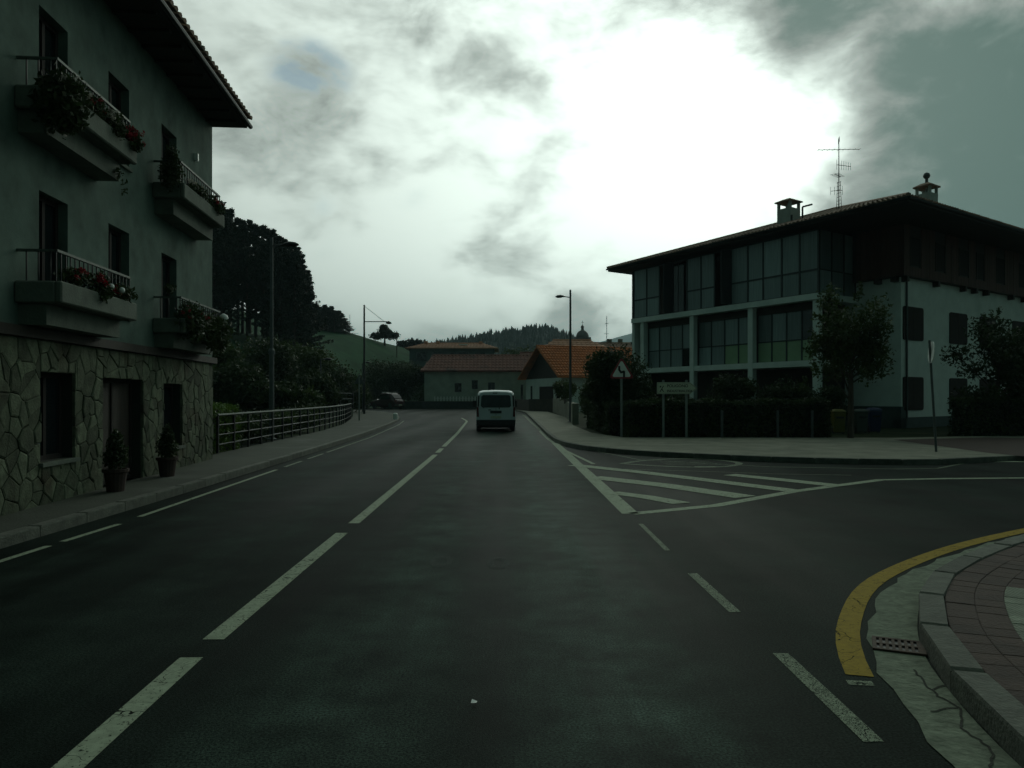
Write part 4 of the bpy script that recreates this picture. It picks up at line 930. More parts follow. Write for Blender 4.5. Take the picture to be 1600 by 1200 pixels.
# pines on the left hill
def make_pine(h, seed, low=.45, spread=.17):
    g = random.Random(seed); t = thing('pine_tree', 'tall dark pine in the stand on the hill', 'tree', (0, 0, 0), 0, 'pines on the left hill')
    tr = MB().tube((0, 0, -1), (0, 0, h*.55), h*.016, h*.011, 7).tube((0, 0, h*.55), (0, 0, h*.98), h*.011, .03, 6); bl = []
    z = h*low
    while z < h*.99:
        f = (z/h-low)/(1-low); L = h*spread*(1.0-.93*f**1.05)*(.75 if f < .12 else 1)
        for q in range(g.choice((3, 4, 5))):
            a = g.uniform(0, 6.28); Lq = L*g.uniform(.55, 1.2); rise = Lq*g.uniform(-.1, .5); e = Vector((math.cos(a)*Lq, math.sin(a)*Lq, z+rise)); tr.tube((0, 0, z), e, .05, .02, 4, cap=False)
            for s_ in (.22, .38, .54, .68, .8, .92, 1.03):
                p = Vector((0, 0, z)).lerp(e, s_); rr_ = (h*.013+.10)*g.uniform(.7, 1.35); bl.append(((p.x, p.y, p.z+.12+.35*s_*s_*rise), (rr_, rr_, rr_*.75)))
        z += h*.034*g.uniform(.7, 1.5)
    bl.append(((0, 0, h*.97), (.25, .25, h*.035)))
    child('trunk', tr, M_BARK, t)
    o = obj('crown', leaves(bl, len(bl)*22, .19, seed, 3, .6, asp=.35), M_PINE, t); return t
pinesA = [make_pine(16, 101, .30), make_pine(16, 102, .42), make_pine(16, 103, .24, .2), make_pine(16, 104, .10, .25)]
spec = []
top = [(300, 300), (345, 318), (372, 334), (400, 344), (430, 362), (450, 374), (468, 388), (480, 420)]
g = random.Random(5)
for u in (306, 318, 330, 341, 352, 361, 372, 380, 391, 399, 409, 418, 428, 436, 445, 455): spec.append((u+g.uniform(-2, 2), g.uniform(98, 112), lerp_tab(u, top)+g.uniform(0, 10), g.choice((0, 1, 2))))
spec += [(470, 101, 398, 3), (479, 103, 422, 3), (484, 107, 446, 3), (460, 98, 392, 3), (335, 94, 350, 2), (358, 95, 372, 0), (386, 96, 388, 2), (412, 96, 396, 2), (437, 97, 400, 2), (448, 100, 392, 3), (463, 103, 386, 3), (474, 106, 436, 3), (424, 95, 430, 3), (290, 105, 310, 1), (275, 108, 330, 2), (346, 93, 420, 3)]
used = set()
for (u, Y, tv, k_) in spec:
    x = (u-800)/F*Y; gz = hill_h(x, Y)-.3; h = CAMZ+(HV-tv)*Y/F-gz
    sc_ = h/16; o = pinesA[k_]
    if k_ not in used: o.location = (x, Y, gz); o.scale = (max(sc_, .7),)*2+(sc_,); used.add(k_)
    else: o = dup(o, (x, Y, gz), g.uniform(0, 6.28), (max(sc_, .7), max(sc_, .7), sc_))
    o['label'] = 'tall dark pine in the stand on the hill behind the stone house'
# second clump further right
for i in range(17):
    u = 480+3.7*i+g.uniform(-2, 2); Y = g.uniform(160, 178); x = (u-800)/F*Y; gz = hill_h(x, Y)-.3; tv = lerp_tab(u, [(480, 484), (500, 474), (520, 476), (535, 485), (545, 505)])+g.uniform(0, 9)
    h = CAMZ+(HV-tv)*Y/F-gz; o = dup(pinesA[3], (x, Y, gz), g.uniform(0, 6.28), (max(.7, h/16*1.9),)*2+(h/16,), 'dark conifer in the small clump at the top of the green slope', 'conifers at the top of the green slope')
# lone umbrella pine and ridge trees
x, Y = -28.5, 172.0; gz = hill_h(x, Y); up_ = thing('umbrella_pine', 'lone spreading pine on the skyline of the green slope', 'tree', (x, Y, gz))
obj('trunk', MB().tube((x, Y, gz-.3), (x, Y, gz+2.2), .25, .15).tube((x, Y, gz+1.8), (x-1.6, Y, gz+2.6), .1, .05).tube((x, Y, gz+1.8), (x+1.7, Y, gz+2.6), .1, .05), M_BARK, up_)
obj('crown', leaves([((x-1.6, Y, gz+2.1), (1.7, 1.5, .8)), ((x+1.5, Y, gz+2.2), (1.8, 1.5, .9)), ((x, Y, gz+3.2), (1.6, 1.5, .9)), ((x-.2, Y, gz+4.2), (.9, .9, .6))], 3500, .22, 5, 3), M_PINE, up_)
for i in range(16):
    u = 625+6.6*i+g.uniform(-2, 2); Y = g.uniform(188, 200); x = (u-800)/F*Y; gz = hill_h(x, Y)-.4; hh = g.uniform(1.6, 3.4)
    shrub('ridge_tree', 'small dark tree in the row along the green ridge behind the roofs', (x, Y, gz), (g.uniform(.9, 1.7), 1.2, hh/2), 420, M_PINE, 200+i, .3, 'tree', 'trees along the green ridge', trunk=.2, blobs=3)
# forest on the middle and far hills: one mass
def conifers(pts, seed, name):
    g = np.random.default_rng(seed); tris = []
    for (x, y, z, h, w) in pts:
        for (z0, z1, f) in ((.08, .62, 1.0), (.35, .85, .75), (.6, 1.05, .45)):
            n = 6; a0 = g.random()*6.28; ap = (x+g.normal()*.05*w, y, z+h*z1)
            ring = [(x+math.cos(a0+6.283*k/n)*w*f*g.uniform(.7, 1.2), y+math.sin(a0+6.283*k/n)*w*f*g.uniform(.7, 1.2), z+h*z0+g.uniform(-.05, .05)*h) for k in range(n)]
            for k in range(n): tris.append([ring[k], ring[(k+1) % n], ap])
    return obj(name, np.array(tris), M_PINE, kind='stuff', label='dense dark conifer forest covering the hill behind the houses', cat='forest')
pts = []
for i in range(2600):
    y = g.uniform(470, 640); x = g.uniform(-180, 160); z = hill_c(x, y); h = g.uniform(4, 8.5)
    pts.append((x, y, z-.5, h, h*.30))
conifers(pts, 1, 'forest')

# ------------------------------------------------------------------ far houses
def gable_house(name, label, O, r, L, half, ez, rz, wall_m, tile_m, inset=.5, wins=(), base=0, tiles=True, w=.3, row=.42, hip=0, gable_m=None, tr=.09):
    r = Vector((r[0], r[1], 0)).normalized(); q = Vector((r.y, -r.x, 0))       # q towards camera side
    O = Vector((O[0], O[1], 0)); t = thing(name, label, 'house', (O.x, O.y, base))
    m = MB().obox(O+r*inset-q*(half-inset)+Zv*(base-.5), r*(L-2*inset), q*(2*half-2*inset), Zv*(ez-base+.4)); obj('wall', m, wall_m, t)
    if not hip:
        g0 = O+r*inset; hi = half-inset; k_ = (rz-ez)/half
        m = MB().loft([[tuple(g0-q*hi+Zv*(ez-.1)), tuple(g0+q*hi+Zv*(ez-.1)), tuple(g0+Zv*(rz-.15))], [tuple(g0+r*(L-2*inset)-q*hi+Zv*(ez-.1)), tuple(g0+r*(L-2*inset)+q*hi+Zv*(ez-.1)), tuple(g0+r*(L-2*inset)+Zv*(rz-.15))]]); obj('gable', m, gable_m or wall_m, t)
    th = .14; m = MB(); e0, e1, a0, a1 = O+q*half+Zv*ez, O+r*L+q*half+Zv*ez, O+r*hip+Zv*rz, O+r*(L-hip)+Zv*rz; f0, f1 = O-q*half+Zv*ez, O+r*L-q*half+Zv*ez
    for (p0, p1, p2, p3) in ((e0, e1, a1, a0), (f1, f0, a0, a1)):
        m.loft([[tuple(p) for p in (p0, p1, p2, p3)], [tuple(p-Zv*th) for p in (p0, p1, p2, p3)]])
    if hip:
        m.loft([[tuple(p) for p in (f0, e0, a0)], [tuple(p-Zv*th) for p in (f0, e0, a0)]]); m.loft([[tuple(p) for p in (e1, f1, a1)], [tuple(p-Zv*th) for p in (e1, f1, a1)]])
    rf_ = obj('roof', m, tile_m, t)
    if tiles:
        upv = (-q*half+Zv*(rz-ez)); D = upv.length; ra = max(hip, .01)
        obj('roof_tiles', tile_slope(e0+Zv*.01, r, upv, L, lambda s: D*min(1, s/ra, (L-s)/ra), w=w, row=row, r=tr, n=3, lift=.10), tile_m, rf_, kind='stuff')
    obj('ridge_tiles', MB().tube(a0+Zv*.05, a1+Zv*.05, .12), tile_m, rf_)
    for (s0, s1, z0, z1) in wins:
        o = O+r*s0+q*(half-inset+.01)
        wd = obj('window', MB().obox(o+Zv*z0, r*(s1-s0), -q*.05, Zv*(z1-z0)), M_GLASS, t)
        obj('window_frame', MB().obox(o+q*.0+Zv*(z0-.08), r*(s1-s0), q*.06, Zv*.08).obox(o+r*((s1-s0)/2-.03)+Zv*z0, r*.06, q*.03, Zv*(z1-z0)), M_FRAME, wd)
    return t, O, r, q
M_OLDW = mat('old_render', (.42, .49, .42), .9, .15, 1.0, .2, 10, col2=(.33, .40, .35), s2=.4)
M_WHW = mat('white_render', (.6, .68, .63), .9, .1, 1.0, .2, 10)
cot, O, r, q = gable_house('cottage', 'small white cottage with bright orange tiled roof and dark gable', (2.67, 84.1), (.94, .34), 30, 5.95, 3.68, 7.1, M_WHW, M_TILEO, inset=.75, base=0, w=.34, row=.62, gable_m=M_DWOOD, tr=.10)
# gable-end features: big brown door, window with white surround
def gend(s0, s1, z0, z1, name, m, out=.03, fr=False):
    o = O+r*.75-r*out; p = o+q*s0
    w_ = obj(name, MB().obox(p+Zv*z0, q*(s1-s0), r*.06, Zv*(z1-z0)), m, cot)
    if fr:
        b_ = MB()
        for (a_, c_, d_, e_) in ((s0-.2, s0, z0-.2, z1+.15), (s1, s1+.2, z0-.2, z1+.15), (s0, s1, z0-.2, z0)): b_.obox(o+q*a_-r*.02+Zv*d_, q*(c_-a_), r*.05, Zv*(e_-d_))
        obj('window_frame', b_, M_WHITE, w_)
gend(-.9, 3.0, 0, 2.7, 'garage_door', M_SHUT); gend(3.9, 4.9, 1.0, 2.6, 'window', M_GLASS, fr=True); gend(-3.6, -3.1, 1.0, 2.8, 'window', M_GLASS)
obj('garage_post', MB().obox(O+r*.68+q*3.2, q*.35, r*.2, Zv*2.9), M_WHITE, cot)
gable_house('farmhouse', 'long pale farmhouse with dark red roof at the road bend', (-12.4, 107.6), (1, .02), 17.5, 4.6, 5.05, 7.35, M_OLDW, M_TILER, inset=.5, w=.5, row=.9, hip=1.3, tr=.05,
            wins=((4.6, 5.5, 2.3, 3.4), (6.9, 7.7, 2.7, 3.8), (9.1, 10.0, 2.4, 3.5), (13.5, 13.8, 1.2, 3.2)))
fl, O, r, q = gable_house('apartment_block', 'long low block with pale orange roof above the farmhouse', (-20.2, 150), (1, .01), 17.6, 6, 10.7, 11.95, mat('grey_render', (.13, .17, .18), .9, .2, .6), M_TILEP, inset=.8, base=1, w=.6, row=1.2, hip=3, tr=.05,
            wins=((2, 4, 8.4, 9.9), (5, 7.2, 8.2, 9.9), (8.6, 12, 8.4, 10.0), (13.2, 15, 8.3, 9.8), (2.4, 3.6, 5, 6.4), (6, 7, 5, 6.4)))
obj('skylight', MB().obox(O+r*10.0+q*3.0+Zv*11.4, r*1.6, -q*.8, Zv*.22), M_WHITE, fl)
for s_ in (3.2, 5.5, 13.8): obj('chimney', MB().obox(O+r*s_+q*1+Zv*11.2, r*.6, -q*.6, Zv*1.1), M_TILEP, fl)
bk, O, r, q = gable_house('village_house', 'brown roofed house behind the orange cottage roof', (6.5, 104), (.98, .1), 17, 5, 7.2, 8.85, M_WHW, M_TILE, inset=.5, w=.5, row=.9, hip=2.5, tr=.05)
for s_ in (6.6, 8.1, 11.9): obj('chimney', MB().obox(O+r*s_+Zv*8.3, r*.55, -q*.5, Zv*1.15), M_CONC, bk)
gable_house('village_house', 'low brown roof peeping left behind the orange roof', (3.4, 101), (1, .05), 9, 4, 7.6, 9.0, M_OLDW, M_TILEP, inset=.5, w=.6, row=1.0, hip=2, tr=.05)
gable_house('village_house', 'dark roofed cottage end beside the long farmhouse', (1.2, 118), (1, .0), 7, 4, 6.0, 8.3, M_OLDW, M_TILER, inset=.5, w=.5, row=.9, tr=.05)
# church tower
ch = thing('church_tower', 'stone church tower with dome, lantern and cross on the skyline', 'church', (27.5, 300, 0)); cx, cy = 27.5, 300
M_CST = mat('church_stone', (.14, .14, .13), .9, .15, .5)
obj('shaft', MB().box(cx-2.6, cx+2.6, cy-2.6, cy+2.6, -.5, 20.5), M_CST, ch)
obj('cornice', MB().box(cx-3.0, cx+3.0, cy-3.0, cy+3.0, 24.0, 24.5).box(cx-2.85, cx+2.85, cy-2.85, cy+2.85, 20.5, 20.9), M_CST, ch)
m = MB()
for sx in (-1, 1):
    for sy in (-1, 1): m.box(cx+sx*2.5-.6, cx+sx*2.5+.6, cy+sy*2.5-.6, cy+sy*2.5+.6, 20.9, 24.0)
m.box(cx-1.5, cx+1.5, cy-1.5, cy+1.5, 20.9, 24); obj('belfry', m, M_CST, ch)
obj('dome', MB().lathe((cx, cy, 24.5), [(2.5, 0), (2.45, .8), (2.1, 1.7), (1.4, 2.5), (.7, 2.9)], 14), M_CST, ch, smooth=True)
obj('lantern', MB().lathe((cx, cy, 27.3), [(.6, 0), (.55, 1.2), (.75, 1.25), (.5, 1.7), (.1, 2.2)], 10), M_CST, ch)
obj('cross', MB().tube((cx, cy, 29.4), (cx, cy, 31.2), .07).tube((cx-.5, cy, 30.5), (cx+.5, cy, 30.5), .07), M_DMETAL, ch)
obj('radio_mast', MB().tube((0, 0, 0), (0, 0, 33), .16, .10).tube((-1, 0, 26), (1, 0, 26), .08).tube((-.7, 0, 30), (.7, 0, 30), .08), M_METAL, None, 'thin tall radio mast rising right of the church dome', 'mast', base=None).location = (37, 300, 0)
obj('radio_mast', MB().tube((0, 0, 0), (0, 0, 4.6), .07, .05), M_METAL, None, 'thin pole on the crest of the green slope', 'mast').location = (-38, 180, hill_h(-38, 180)-.3)

# walls at the bend
bw_ = thing('boundary_wall', 'dark low wall along the outside of the road bend', 'wall', (-16, 103.6, 0))
obj('masonry', MB().obox((-17, 103.6, -.05), (15.6, -.5, 0), (0, .35, 0), (0, 0, .95)), mat('dark_wall', (.05, .07, .065), .9, .2, 2, .4, 10), bw_)
obj('coping', MB().obox((-17.05, 103.5, .90), (15.7, -.5, 0), (0, .5, 0), (0, 0, .08)), M_CONC, bw_)
pf = thing('picket_fence', 'white picket fence on the wall before the long farmhouse', 'fence', (-10.5, 103.7, .98))
for i in range(14):
    x = -10.4+i*.42; obj('picket', MB().loft([[(x-.09, 103.36-.03*i*.42, .98), (x+.09, 103.36-.03*i*.42, .98), (x+.09, 103.40-.03*i*.42, .98), (x-.09, 103.40-.03*i*.42, .98)], [(x-.09, 103.36-.03*i*.42, 1.6), (x+.09, 103.36-.03*i*.42, 1.6), (x+.09, 103.40-.03*i*.42, 1.6), (x-.09, 103.40-.03*i*.42, 1.6)]]), M_WHITE, pf)
obj('rail', MB().tube((-10.5, 103.46, 1.3), (-4.6, 103.28, 1.3), .03), M_WHITE, pf)
cw = thing('boundary_wall', 'dark brown garden wall in front of the orange roofed cottage', 'wall', (-1, 80, 0))
obj('masonry', MB().obox((-1.6, 101, -.05), (3.3, -22.5, 0), (.3, 0, 0), (0, 0, 1.35)).obox((1.7, 78.5, -.05), (2.3, -3.5, 0), (.1, .35, 0), (0, 0, 1.4)), mat('brown_wall', (.07, .06, .05), .9, .25, 2, .5, 10), cw)
gw = thing('boundary_wall', 'pale stone garden wall beside the right pavement under the ivy', 'wall', (3.9, 55, 0))
obj('masonry', MB().obox((3.3, 42, -.05), (.65, 13.5, 0), (.35, 0, 0), (0, 0, 1.3)).obox((3.95, 55.5, -.05), (.0, 19, 0), (.35, 0, 0), (0, 0, 1.5)), mat('pale_stone_wall', (.20, .21, .16), .9, .3, 2, .7, 6, col2=(.12, .13, .1), s2=1.0), gw)

# ------------------------------------------------------------------ street furniture
def lamp_post(x, y, label, h, head_z, reach, base_r=.09, top_r=.055, sleeve=0, zb=.13, group=None):
    t = thing('street_lamp', label, 'street lamp', (x, y, zb), 0, group)
    child('pole', MB().tube((0, 0, 0), (0, 0, h*.5), base_r, (base_r+top_r)/2, 12).tube((0, 0, h*.5), (0, 0, h), (base_r+top_r)/2, top_r, 12).lathe((0, 0, 0), [(.18, 0), (.18, .03), (base_r+.02, .06)], 12), M_METAL, t, smooth=False)
    if sleeve: child('sleeve', MB().tube((0, 0, .0), (0, 0, sleeve), base_r*1.35, base_r*1.25, 12).lathe((0, 0, sleeve), [(base_r*1.7, 0), (base_r*1.7, .12), (base_r, .2)], 12), M_METAL, t)
    child('arm', MB().tube((0, 0, head_z), (reach*.75, 0, head_z+.05), .03, n=8), M_METAL, t)
    n = 14; rings = []
    for (s, w, up_, dn) in ((-.02, .03, .02, .02), (.08, .10, .07, .03), (.25, .16, .11, .07), (.42, .15, .09, .08), (.55, .07, .03, .03)):
        sx = 1 if reach > 0 else -1
        rings.append([(reach*.72+sx*s, math.cos(a)*w, head_z+.05+(up_ if math.sin(a) > 0 else dn)*math.sin(a)) for a in [2*math.pi*k/n for k in range(n)]])
    if reach > 0: rings = [r_[::-1] for r_ in rings]
    child('lamp_head', MB().loft(rings), M_DMETAL, t, smooth=True)
    return t
lamp_post(3.42, 45.0, 'grey street lamp with arm to the left beside the rounded tree', 7.75, 7.3, -.45, .085, .055)
lamp_post(-8.45, 27.0, 'near left street lamp with thick base sleeve standing by the fence', 7.1, 6.8, .55, .065, .05, sleeve=3.0)
lamp_post(-13.7, 55.0, 'short dim lamp post behind the fence left of the slope', 4.3, 4.25, .3, .06, .04, zb=0)
lamp_post(-14.0, 72.0, 'short lamp post close to the gantry pole', 4.7, 4.65, .25, .06, .04, zb=0.1)
gp = thing('gantry_pole', 'tall dark pole with stayed horizontal arm at the bend', 'pole', (-12.7, 66, .1))
child('pole', MB().tube((0, 0, 0), (0, 0, 9.4), .10, .07, 10), M_DMETAL, gp)
child('arm', MB().tube((0, 0, 7.95), (2.0, 0, 7.95), .04), M_DMETAL, gp); child('stay', MB().tube((0, 0, 9.3), (1.7, 0, 7.98), .02, n=6), M_DMETAL, gp)
child('lamp_head', MB().lathe((2.1, 0, 7.8), [(.05, .2), (.2, .12), (.28, .0), (.1, -.06)], 10), M_DMETAL, gp)
pp = thing('utility_pole', 'thin far wooden pole on the slope right of the lone pine', 'pole', (-24.0, 160, hill_h(-24, 160)))
child('pole', MB().tube((0, 0, -.5), (0, 0, 8.2-2.5), .11, .08), M_BARK, pp); child('crossarm', MB().tube((-.5, 0, 5.1), (.5, 0, 5.1), .05), M_BARK, pp)

M_POLE = mat('sign_pole', (.22, .26, .24), .6, .15, 5, spec=.3)
def tri_sign(x, y, label, zc, side, rot=0, back=False, name='warning_sign', zb=.13):
    t = thing(name, label, 'road sign', (x, y, zb), rot)
    child('pole', MB().box(-.04, .04, -.02, .02, 0, zc+side*.33-zb), M_POLE, t)
    def tri(s, yy, th):
        h = s*.866; c = zc-zb; pts = [(-s/2, c-h/3), (s/2, c-h/3), (0, c+2*h/3)]; o = []
        r_ = s*.07
        for i, (px, pz) in enumerate(pts):
            a0 = (210, 330, 90)[i]; cx_, cz_ = px-math.cos(R(a0))*r_*2, pz-math.sin(R(a0))*r_*2
            for q in (-60, -20, 20, 60): o.append((cx_+math.cos(R(a0+q))*r_, yy, cz_+math.sin(R(a0+q))*r_))
        return MB().loft([[(p[0], yy+th, p[2]) for p in o], [(p[0], yy, p[2]) for p in o]])
    if back: child('panel', tri(side, .03, .012), M_METAL, t); return t
    child('red_border', tri(side, -.04, .015), M_SIGNRED, t); child('white_field', tri(side*.78, -.044, .003), M_WHITE, t)
    s = side/.9; c = zc-zb; y_ = -.049
    # winding road symbol
    pts = [(-.085, .12), (-.085, -.0), (-.02, -.05), (.085, .03), (.085, -.20)]; pts = [(-.085, .17), (-.085, .05), (-.02, -.04), (.085, -.01), (.085, -.2)]
    m = MB(); w = .036*s
    for a, b in zip(pts[:-1], pts[1:]):
        a_, b_ = Vector((a[0]*s, 0, a[1]*s+c)), Vector((b[0]*s, 0, b[1]*s+c)); d = (b_-a_).normalized(); nn = Vector((-d.z, 0, d.x))*w; a_ -= d*w*.5; b_ += d*w*.5
        m.obox(Vector((0, y_, 0))+a_-nn, b_-a_, nn*2, Vector((0, .003, 0)))
    child('symbol', m, M_BLACK, t); return t
tri_sign(4.09, 28.7, 'red bordered triangular winding road warning sign before the hedge', 2.58, .95)
tri_sign(-9.55, 48.0, 'grey back of a triangular road sign by the fence end', 2.62, .7, back=True, name='road_sign')
# arrow sign
ar = thing('direction_sign', 'pale arrow shaped direction sign on two posts before the hedge', 'road sign', (6.0, 28.3, .13))
for x in (-.42, .43): child('post', MB().box(x-.04, x+.04, .0, .05, 0, 2.12), M_POLE, ar)
zb_, zt = 1.60, 2.03; zc_ = (zb_+zt)/2
ap = [(-.66, zb_), (.56, zb_), (.82, zc_), (.56, zt), (-.66, zt)]
child('panel', MB().loft([[(x, 0, z) for x, z in ap], [(x, -.03, z) for x, z in ap]]), M_CREAM, ar)
bd = MB()
ib = [(-.63, zb_+.03), (.55, zb_+.03), (.78, zc_), (.55, zt-.03), (-.63, zt-.03)]
for a, b in zip(ib, ib[1:]+ib[:1]): bd.tube((a[0], -.033, a[1]), (b[0], -.033, b[1]), .006, n=4)
child('border', bd, M_BLACK, ar)
child('pictogram', MB().obox((-.57, -.036, 1.68), (.035, 0, .0), (0, .004, 0), (.13, 0, .22)).obox((-.44, -.036, 1.68), (.035, 0, 0), (0, .004, 0), (-.06, 0, .1)).obox((-.56, -.036, 1.84), (.05, 0, 0), (0, .004, 0), (0, 0, .06)), M_BLACK, ar)
def text(body, size, loc, parent, m, name='lettering', rot=(R(90), 0, 0)):
    cu = bpy.data.curves.new(name, 'FONT'); cu.body = body; cu.size = size; cu.extrude = .002; cu.align_x = 'LEFT'; cu.offset = .002
    o = bpy.data.objects.new(name, cu); o.location = loc; o.rotation_euler = rot; me = bpy.data.meshes.new_from_object(o); me.materials.clear(); me.materials.append(m); bpy.data.objects.remove(o); o = bpy.data.objects.new(name, me); o.location = loc; o.rotation_euler = rot; return finish(o, parent)
text('POLIGONO', .15, (-.30, -.034, 1.85), ar, M_BLACK); text('INDUSTRIALDEA', .125, (-.30, -.034, 1.67), ar, M_BLACK)
# sign seen edge-on by the far kerb
es = thing('road_sign', 'leaning road sign seen edge on at the far kerb, pale panel', 'road sign', (11.6, 21.0, .13))
child('pole', MB().tube((0, 0, 0), (-.17, 0, 3.05), .032, n=8), M_METAL, es)
child('panel', MB().loft([[(-.16+.03+math.cos(a)*.02, math.sin(a)*.3, 2.72+math.cos(a)*.3+.0) for a in [2*math.pi*k/16 for k in range(16)]], [(-.16+.05+math.cos(a)*.02, math.sin(a)*.3, 2.72+math.cos(a)*.3) for a in [2*math.pi*k/16 for k in range(16)]]]), M_WHITE, es)
es.rotation_euler = (0, 0, R(-14))
# low posts before the hedge
for i, (u, lab) in enumerate(((1128, 'low grey post before the hedge nearest the arrow sign'), (1215, 'low grey post before the middle of the dark hedge'), (1269, 'low grey post before the right end of the dark hedge'))):
    x = (u-800)/F*28.2; obj('bollard', MB().tube((0, 0, 0), (0, 0, .95), .05, .05, 8).lathe((0, 0, .95), [(.055, 0), (.055, .03), (.02, .06)], 8), M_METAL, None, lab, 'bollard', 'low posts along the hedge').location = (x, 28.2, .12)
# recycling bins between the tree trunks
def bin_(u, Y, m, lab, w=.5, h=1.0):
    x = (u-800)/F*Y; t = thing('recycling_bin', lab, 'bin', (x, Y, .12), 0, 'small bins beside the street tree')
    q = [[(sx*w*.42, sy*w*.38, 0.05) for sx, sy in ((-1, -1), (1, -1), (1, 1), (-1, 1))], [(sx*w*.5, sy*w*.45, h*.85) for sx, sy in ((-1, -1), (1, -1), (1, 1), (-1, 1))]]
    child('body', MB().loft(q), m, t, bevel=.03)
    child('lid', MB().loft([[(sx*w*.53, sy*w*.48, h*.86) for sx, sy in ((-1, -1), (1, -1), (1, 1), (-1, 1))], [(sx*w*.5, sy*w*.42, h*.93) for sx, sy in ((-1, -1), (1, -1), (1, 1), (-1, 1))], [(sx*w*.3, sy*w*.25, h) for sx, sy in ((-1, -1), (1, -1), (1, 1), (-1, 1))]]), m, t, bevel=.02)
    for s in (-1, 1): child('leg', MB().box(s*w*.4-.03, s*w*.4+.03, -.05, .05, 0, .3), M_DMETAL, t)
    child('slot', MB().box(-w*.3, w*.3, -w*.49, -w*.46, h*.62, h*.7), M_BLACK, t)
bin_(1309, 31.5, mat('bin_yellow', (.13, .115, .012), .5, .1, 5), 'small yellow bin left of the street tree trunk'); bin_(1344, 31.8, mat('bin_grey', (.06, .08, .07), .5, .1, 5), 'small grey bin just right of the street tree trunk')
bin_(1365, 32.2, mat('bin_blue', (.008, .025, .09), .5, .1, 5), 'small blue bin by the dark plinth of the house', h=1.05)

# ------------------------------------------------------------------ vehicles
def wheel(parent, x, y, r=.33, w=.22, rim=M_METAL):
    m = MB(); n = 20; s = 1 if x > 0 else -1
    prof = [(r*.62, -w/2), (r*.93, -w/2), (r, -w/2+.04), (r, w/2-.04), (r*.93, w/2), (r*.62, w/2)]
    rings = [[(x+o, y+math.cos(2*math.pi*k/n)*rr, r+math.sin(2*math.pi*k/n)*rr) for k in range(n)] for rr, o in prof]
    wh = child('wheel', MB().loft(rings), M_RUBBER, parent)
    child('rim', MB().loft([[(x+o, y+math.cos(2*math.pi*k/12)*rr, r+math.sin(2*math.pi*k/12)*rr) for k in range(12)] for rr, o in ((r*.6, -w/2+.02), (r*.6, w/2-.02))]), rim, wh)
def sec(hw, z0, zb, zs, zt, y, tw, rr=.1):
    """body cross-section: hw half width at belt zb, tw half width at roof edge"""
    h = [(hw-.06, z0), (hw, z0+.12), (hw, zb), (hw-.03, zs), (tw+.02, zt-.16), (tw-.06, zt-.05), (tw-.22, zt-.01), (0, zt+.01)]
    pts = [(x, y, z) for x, z in h]+[(-x, y, z) for x, z in h[-2::-1]]
    return pts
M_VAN = mat('van_white', (.66, .74, .76), .35, .05, 2, coat=.3)
van = thing('van', 'white van seen from behind driving away in the near lane', 'van', (-.74, 35.4, 0), R(2))
secs = [sec(.88, .42, .95, 1.10, 1.84, .03, .76), sec(.91, .34, .95, 1.10, 1.89, .15, .80), sec(.92, .26, .95, 1.12, 1.93, .6, .82), sec(.93, .24, .95, 1.12, 1.94, 2.2, .82), sec(.93, .24, .95, 1.12, 1.92, 3.2, .80), sec(.92, .24, .95, 1.08, 1.62, 3.8, .68), sec(.91, .24, .90, 1.02, 1.16, 4.25, .70), sec(.84, .28, .72, .84, .98, 4.75, .66), sec(.76, .34, .6, .68, .76, 4.9, .6)]
child('body', MB().loft([s[::-1] for s in secs]), M_VAN, van, smooth=False, bevel=.02)
def panel(pts, y, name, m, parent=van, th=.012):
    return child(name, MB().loft([[(x, y+.02, z) for x, z in pts], [(x, y-th, z) for x, z in pts]]), m, parent)
M_VGL = mat('van_glass', (.028, .042, .048), .16, .3, 3, spec=.6)
rw = panel([(-.70, 1.20), (-.62, 1.13), (.62, 1.13), (.70, 1.20), (.67, 1.64), (.60, 1.70), (-.60, 1.70), (-.67, 1.64)], .02, 'rear_window', M_VGL)
child('wiper', MB().tube((-.55, -.01, 1.10), (-.62, -.02, 1.22), .018, n=5).tube((.16, -.01, 1.05), (.14, -.02, 1.2), .02, n=5), M_BLACK, van)
panel([(-.88, .30), (.88, .30), (.90, .56), (-.90, .56)], .01, 'bumper', M_BLACK, th=.07)
for s in (-1, 1):
    tl_ = panel([(s*.78, .70), (s*.89, .70), (s*.89, 1.15), (s*.80, 1.15)][::s], .02, 'tail_light', mat('tail_light_red', (.10, .012, .012), .25, .05, 5), th=.03)
    panel([(s*.78, 1.16), (s*.86, 1.16), (s*.82, 1.68), (s*.76, 1.68)][::s], .03, 'window_pillar', M_BLACK)
    child('mirror', MB().box(s*.95 if s > 0 else s*1.13, s*1.13 if s > 0 else s*.95, 3.55, 3.7, 1.1, 1.42), M_BLACK, van)
    for y in (.85, 3.95): wheel(van, s*.80, y, .33, .22)
    child('side_window', MB().box(s*.895-.012, s*.895+.012, .45, 3.0, 1.15, 1.62), M_GLASS, van)
panel([(-.26, .86), (.26, .86), (.26, .98), (-.26, .98)], .012, 'plate_recess', M_DMETAL)
panel([(-.24, .625), (.24, .625), (.24, .735), (-.24, .735)], .012, 'number_plate', M_CREAM)
panel([(-.14, 1.775), (.06, 1.775), (.06, 1.81), (-.14, 1.81)], .02, 'brake_light', M_BLACK)
panel([(-.006, .60), (.006, .60), (.006, 1.12), (-.006, 1.12)], .014, 'door_seam', M_BLACK)
panel([(-.35, 1.00), (-.22, 1.00), (-.22, 1.035), (-.35, 1.035)], .0, 'door_handle', M_BLACK)
child('underbody', MB().box(-.8, .8, .25, 4.6, .18, .32), M_BLACK, van)

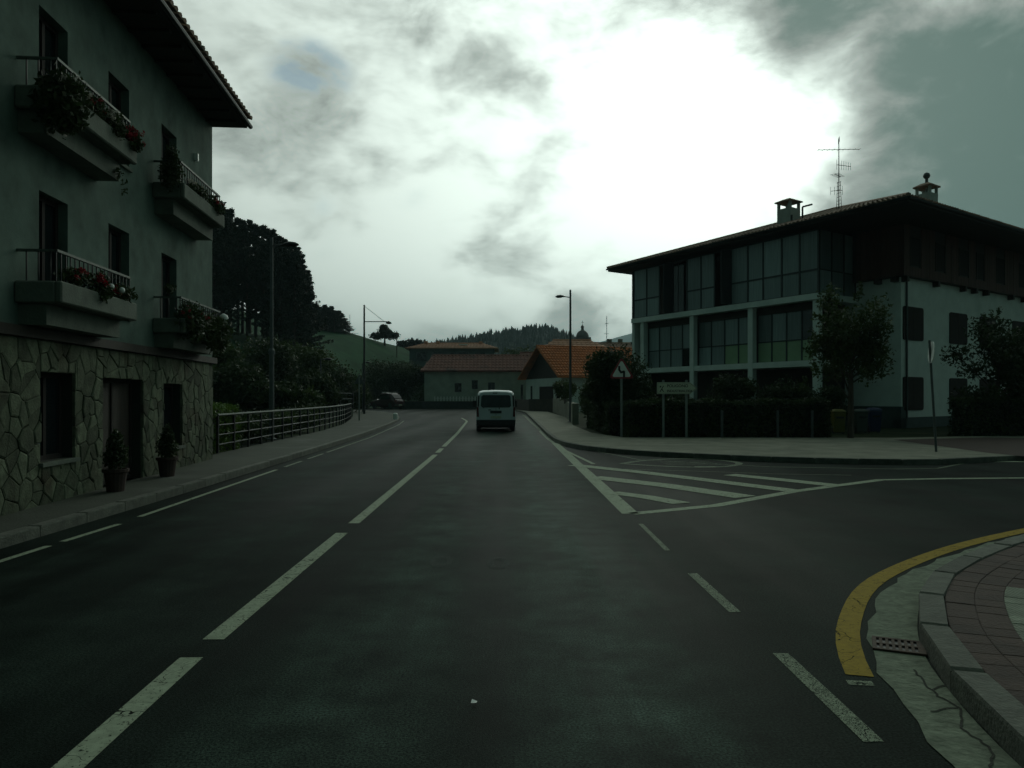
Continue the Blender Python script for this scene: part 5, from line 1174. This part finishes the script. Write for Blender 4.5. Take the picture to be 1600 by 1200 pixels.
def car(label, loc, rot, paint, h=1.5):
    t = thing('parked_car', label, 'car', loc, rot)
    L = 4.3; S = [sec(.76, .42, .62, .70, .78, 0, .6), sec(.84, .24, .66, .78, .96, .12, .66), sec(.87, .2, .70, .86, 1.0, .35, .66), sec(.87, .2, .76, .90, 1.30, .62, .60), sec(.87, .2, .80, .92, h-.04, 1.0, .62), sec(.88, .2, .80, .92, h, 1.8, .62), sec(.88, .2, .80, .92, h-.06, 2.5, .60), sec(.87, .2, .78, .9, 1.12, 3.05, .62), sec(.86, .2, .74, .84, .98, 3.35, .66), sec(.84, .24, .66, .74, .84, 4.0, .64), sec(.72, .34, .55, .6, .66, 4.3, .55)]
    child('body', MB().loft([s[::-1] for s in S]), paint, t, bevel=.02)
    for s in (-1, 1):
        child('side_window', MB().loft([[(s*(.885), y, z) for y, z in ((.85, .98), (2.75, .98), (2.35, h-.2), (1.0, h-.18))], [(s*(.80-.0), y, z) for y, z in ((.85, .98), (2.75, .98), (2.35, h-.2), (1.0, h-.18))]][::s]), M_GLASS, t)
        child('tail_light', MB().box(s*.62-.13, s*.62+.13, .02, .2, .68, .86), MATS['tail_light_red'], t)
        child('roof_rail', MB().tube((s*.56, 1.0, h+.03), (s*.56, 2.4, h+.02), .02), M_WHITE, t)
        for y in (.78, 3.4): wheel(t, s*.78, y, .31, .2)
    child('rear_window', MB().obox((-.56, .36, 1.04), (1.12, 0, 0), (0, .38, h-1.24), (0, -.03, .02)), M_GLASS, t)
    child('bumper', MB().box(-.80, .80, -.04, .12, .3, .5), M_DMETAL, t); child('number_plate', MB().box(-.25, .25, -.055, -.03, .36, .46), M_CREAM, t)
    return t
car('dark maroon hatchback parked at the bend in front of the trees', (-14.2, 97.5, 0), R(52), mat('car_maroon', (.06, .022, .028), .25, .05, 2, coat=.6), 1.62).scale = (1.12, 1.12, 1.3)
car('pale grey car half hidden behind the fence end at the bend', (-18.4, 98.5, 0), R(75), mat('car_grey', (.16, .18, .18), .3, .05, 2, coat=.6), 1.35)
# white blocks on the kerb nose
obj('kerb_marker', MB().lathe((0, 0, 0), [(.16, 0), (.16, .35), (.08, .42)], 10), M_WHITE, None, 'short white marker post on the nose of the left kerb', 'bollard').location = (-7.65, 50.4, .13)

# ------------------------------------------------------------------ haze
hz = MB().box(-6500, 6500, -3200, 6500, -1.5, 385)
hm = bpy.data.materials.new('haze'); hm.use_nodes = True; N = hm.node_tree.nodes; N.clear(); pv = N.new('ShaderNodeVolumePrincipled'); pv.inputs['Density'].default_value = .00024; pv.inputs['Color'].default_value = (.66, .93, 1.0, 1); pv.inputs['Anisotropy'].default_value = .2
mo = N.new('ShaderNodeOutputMaterial'); hm.node_tree.links.new(pv.outputs[0], mo.inputs['Volume'])
obj('haze', hz, hm, kind='stuff')
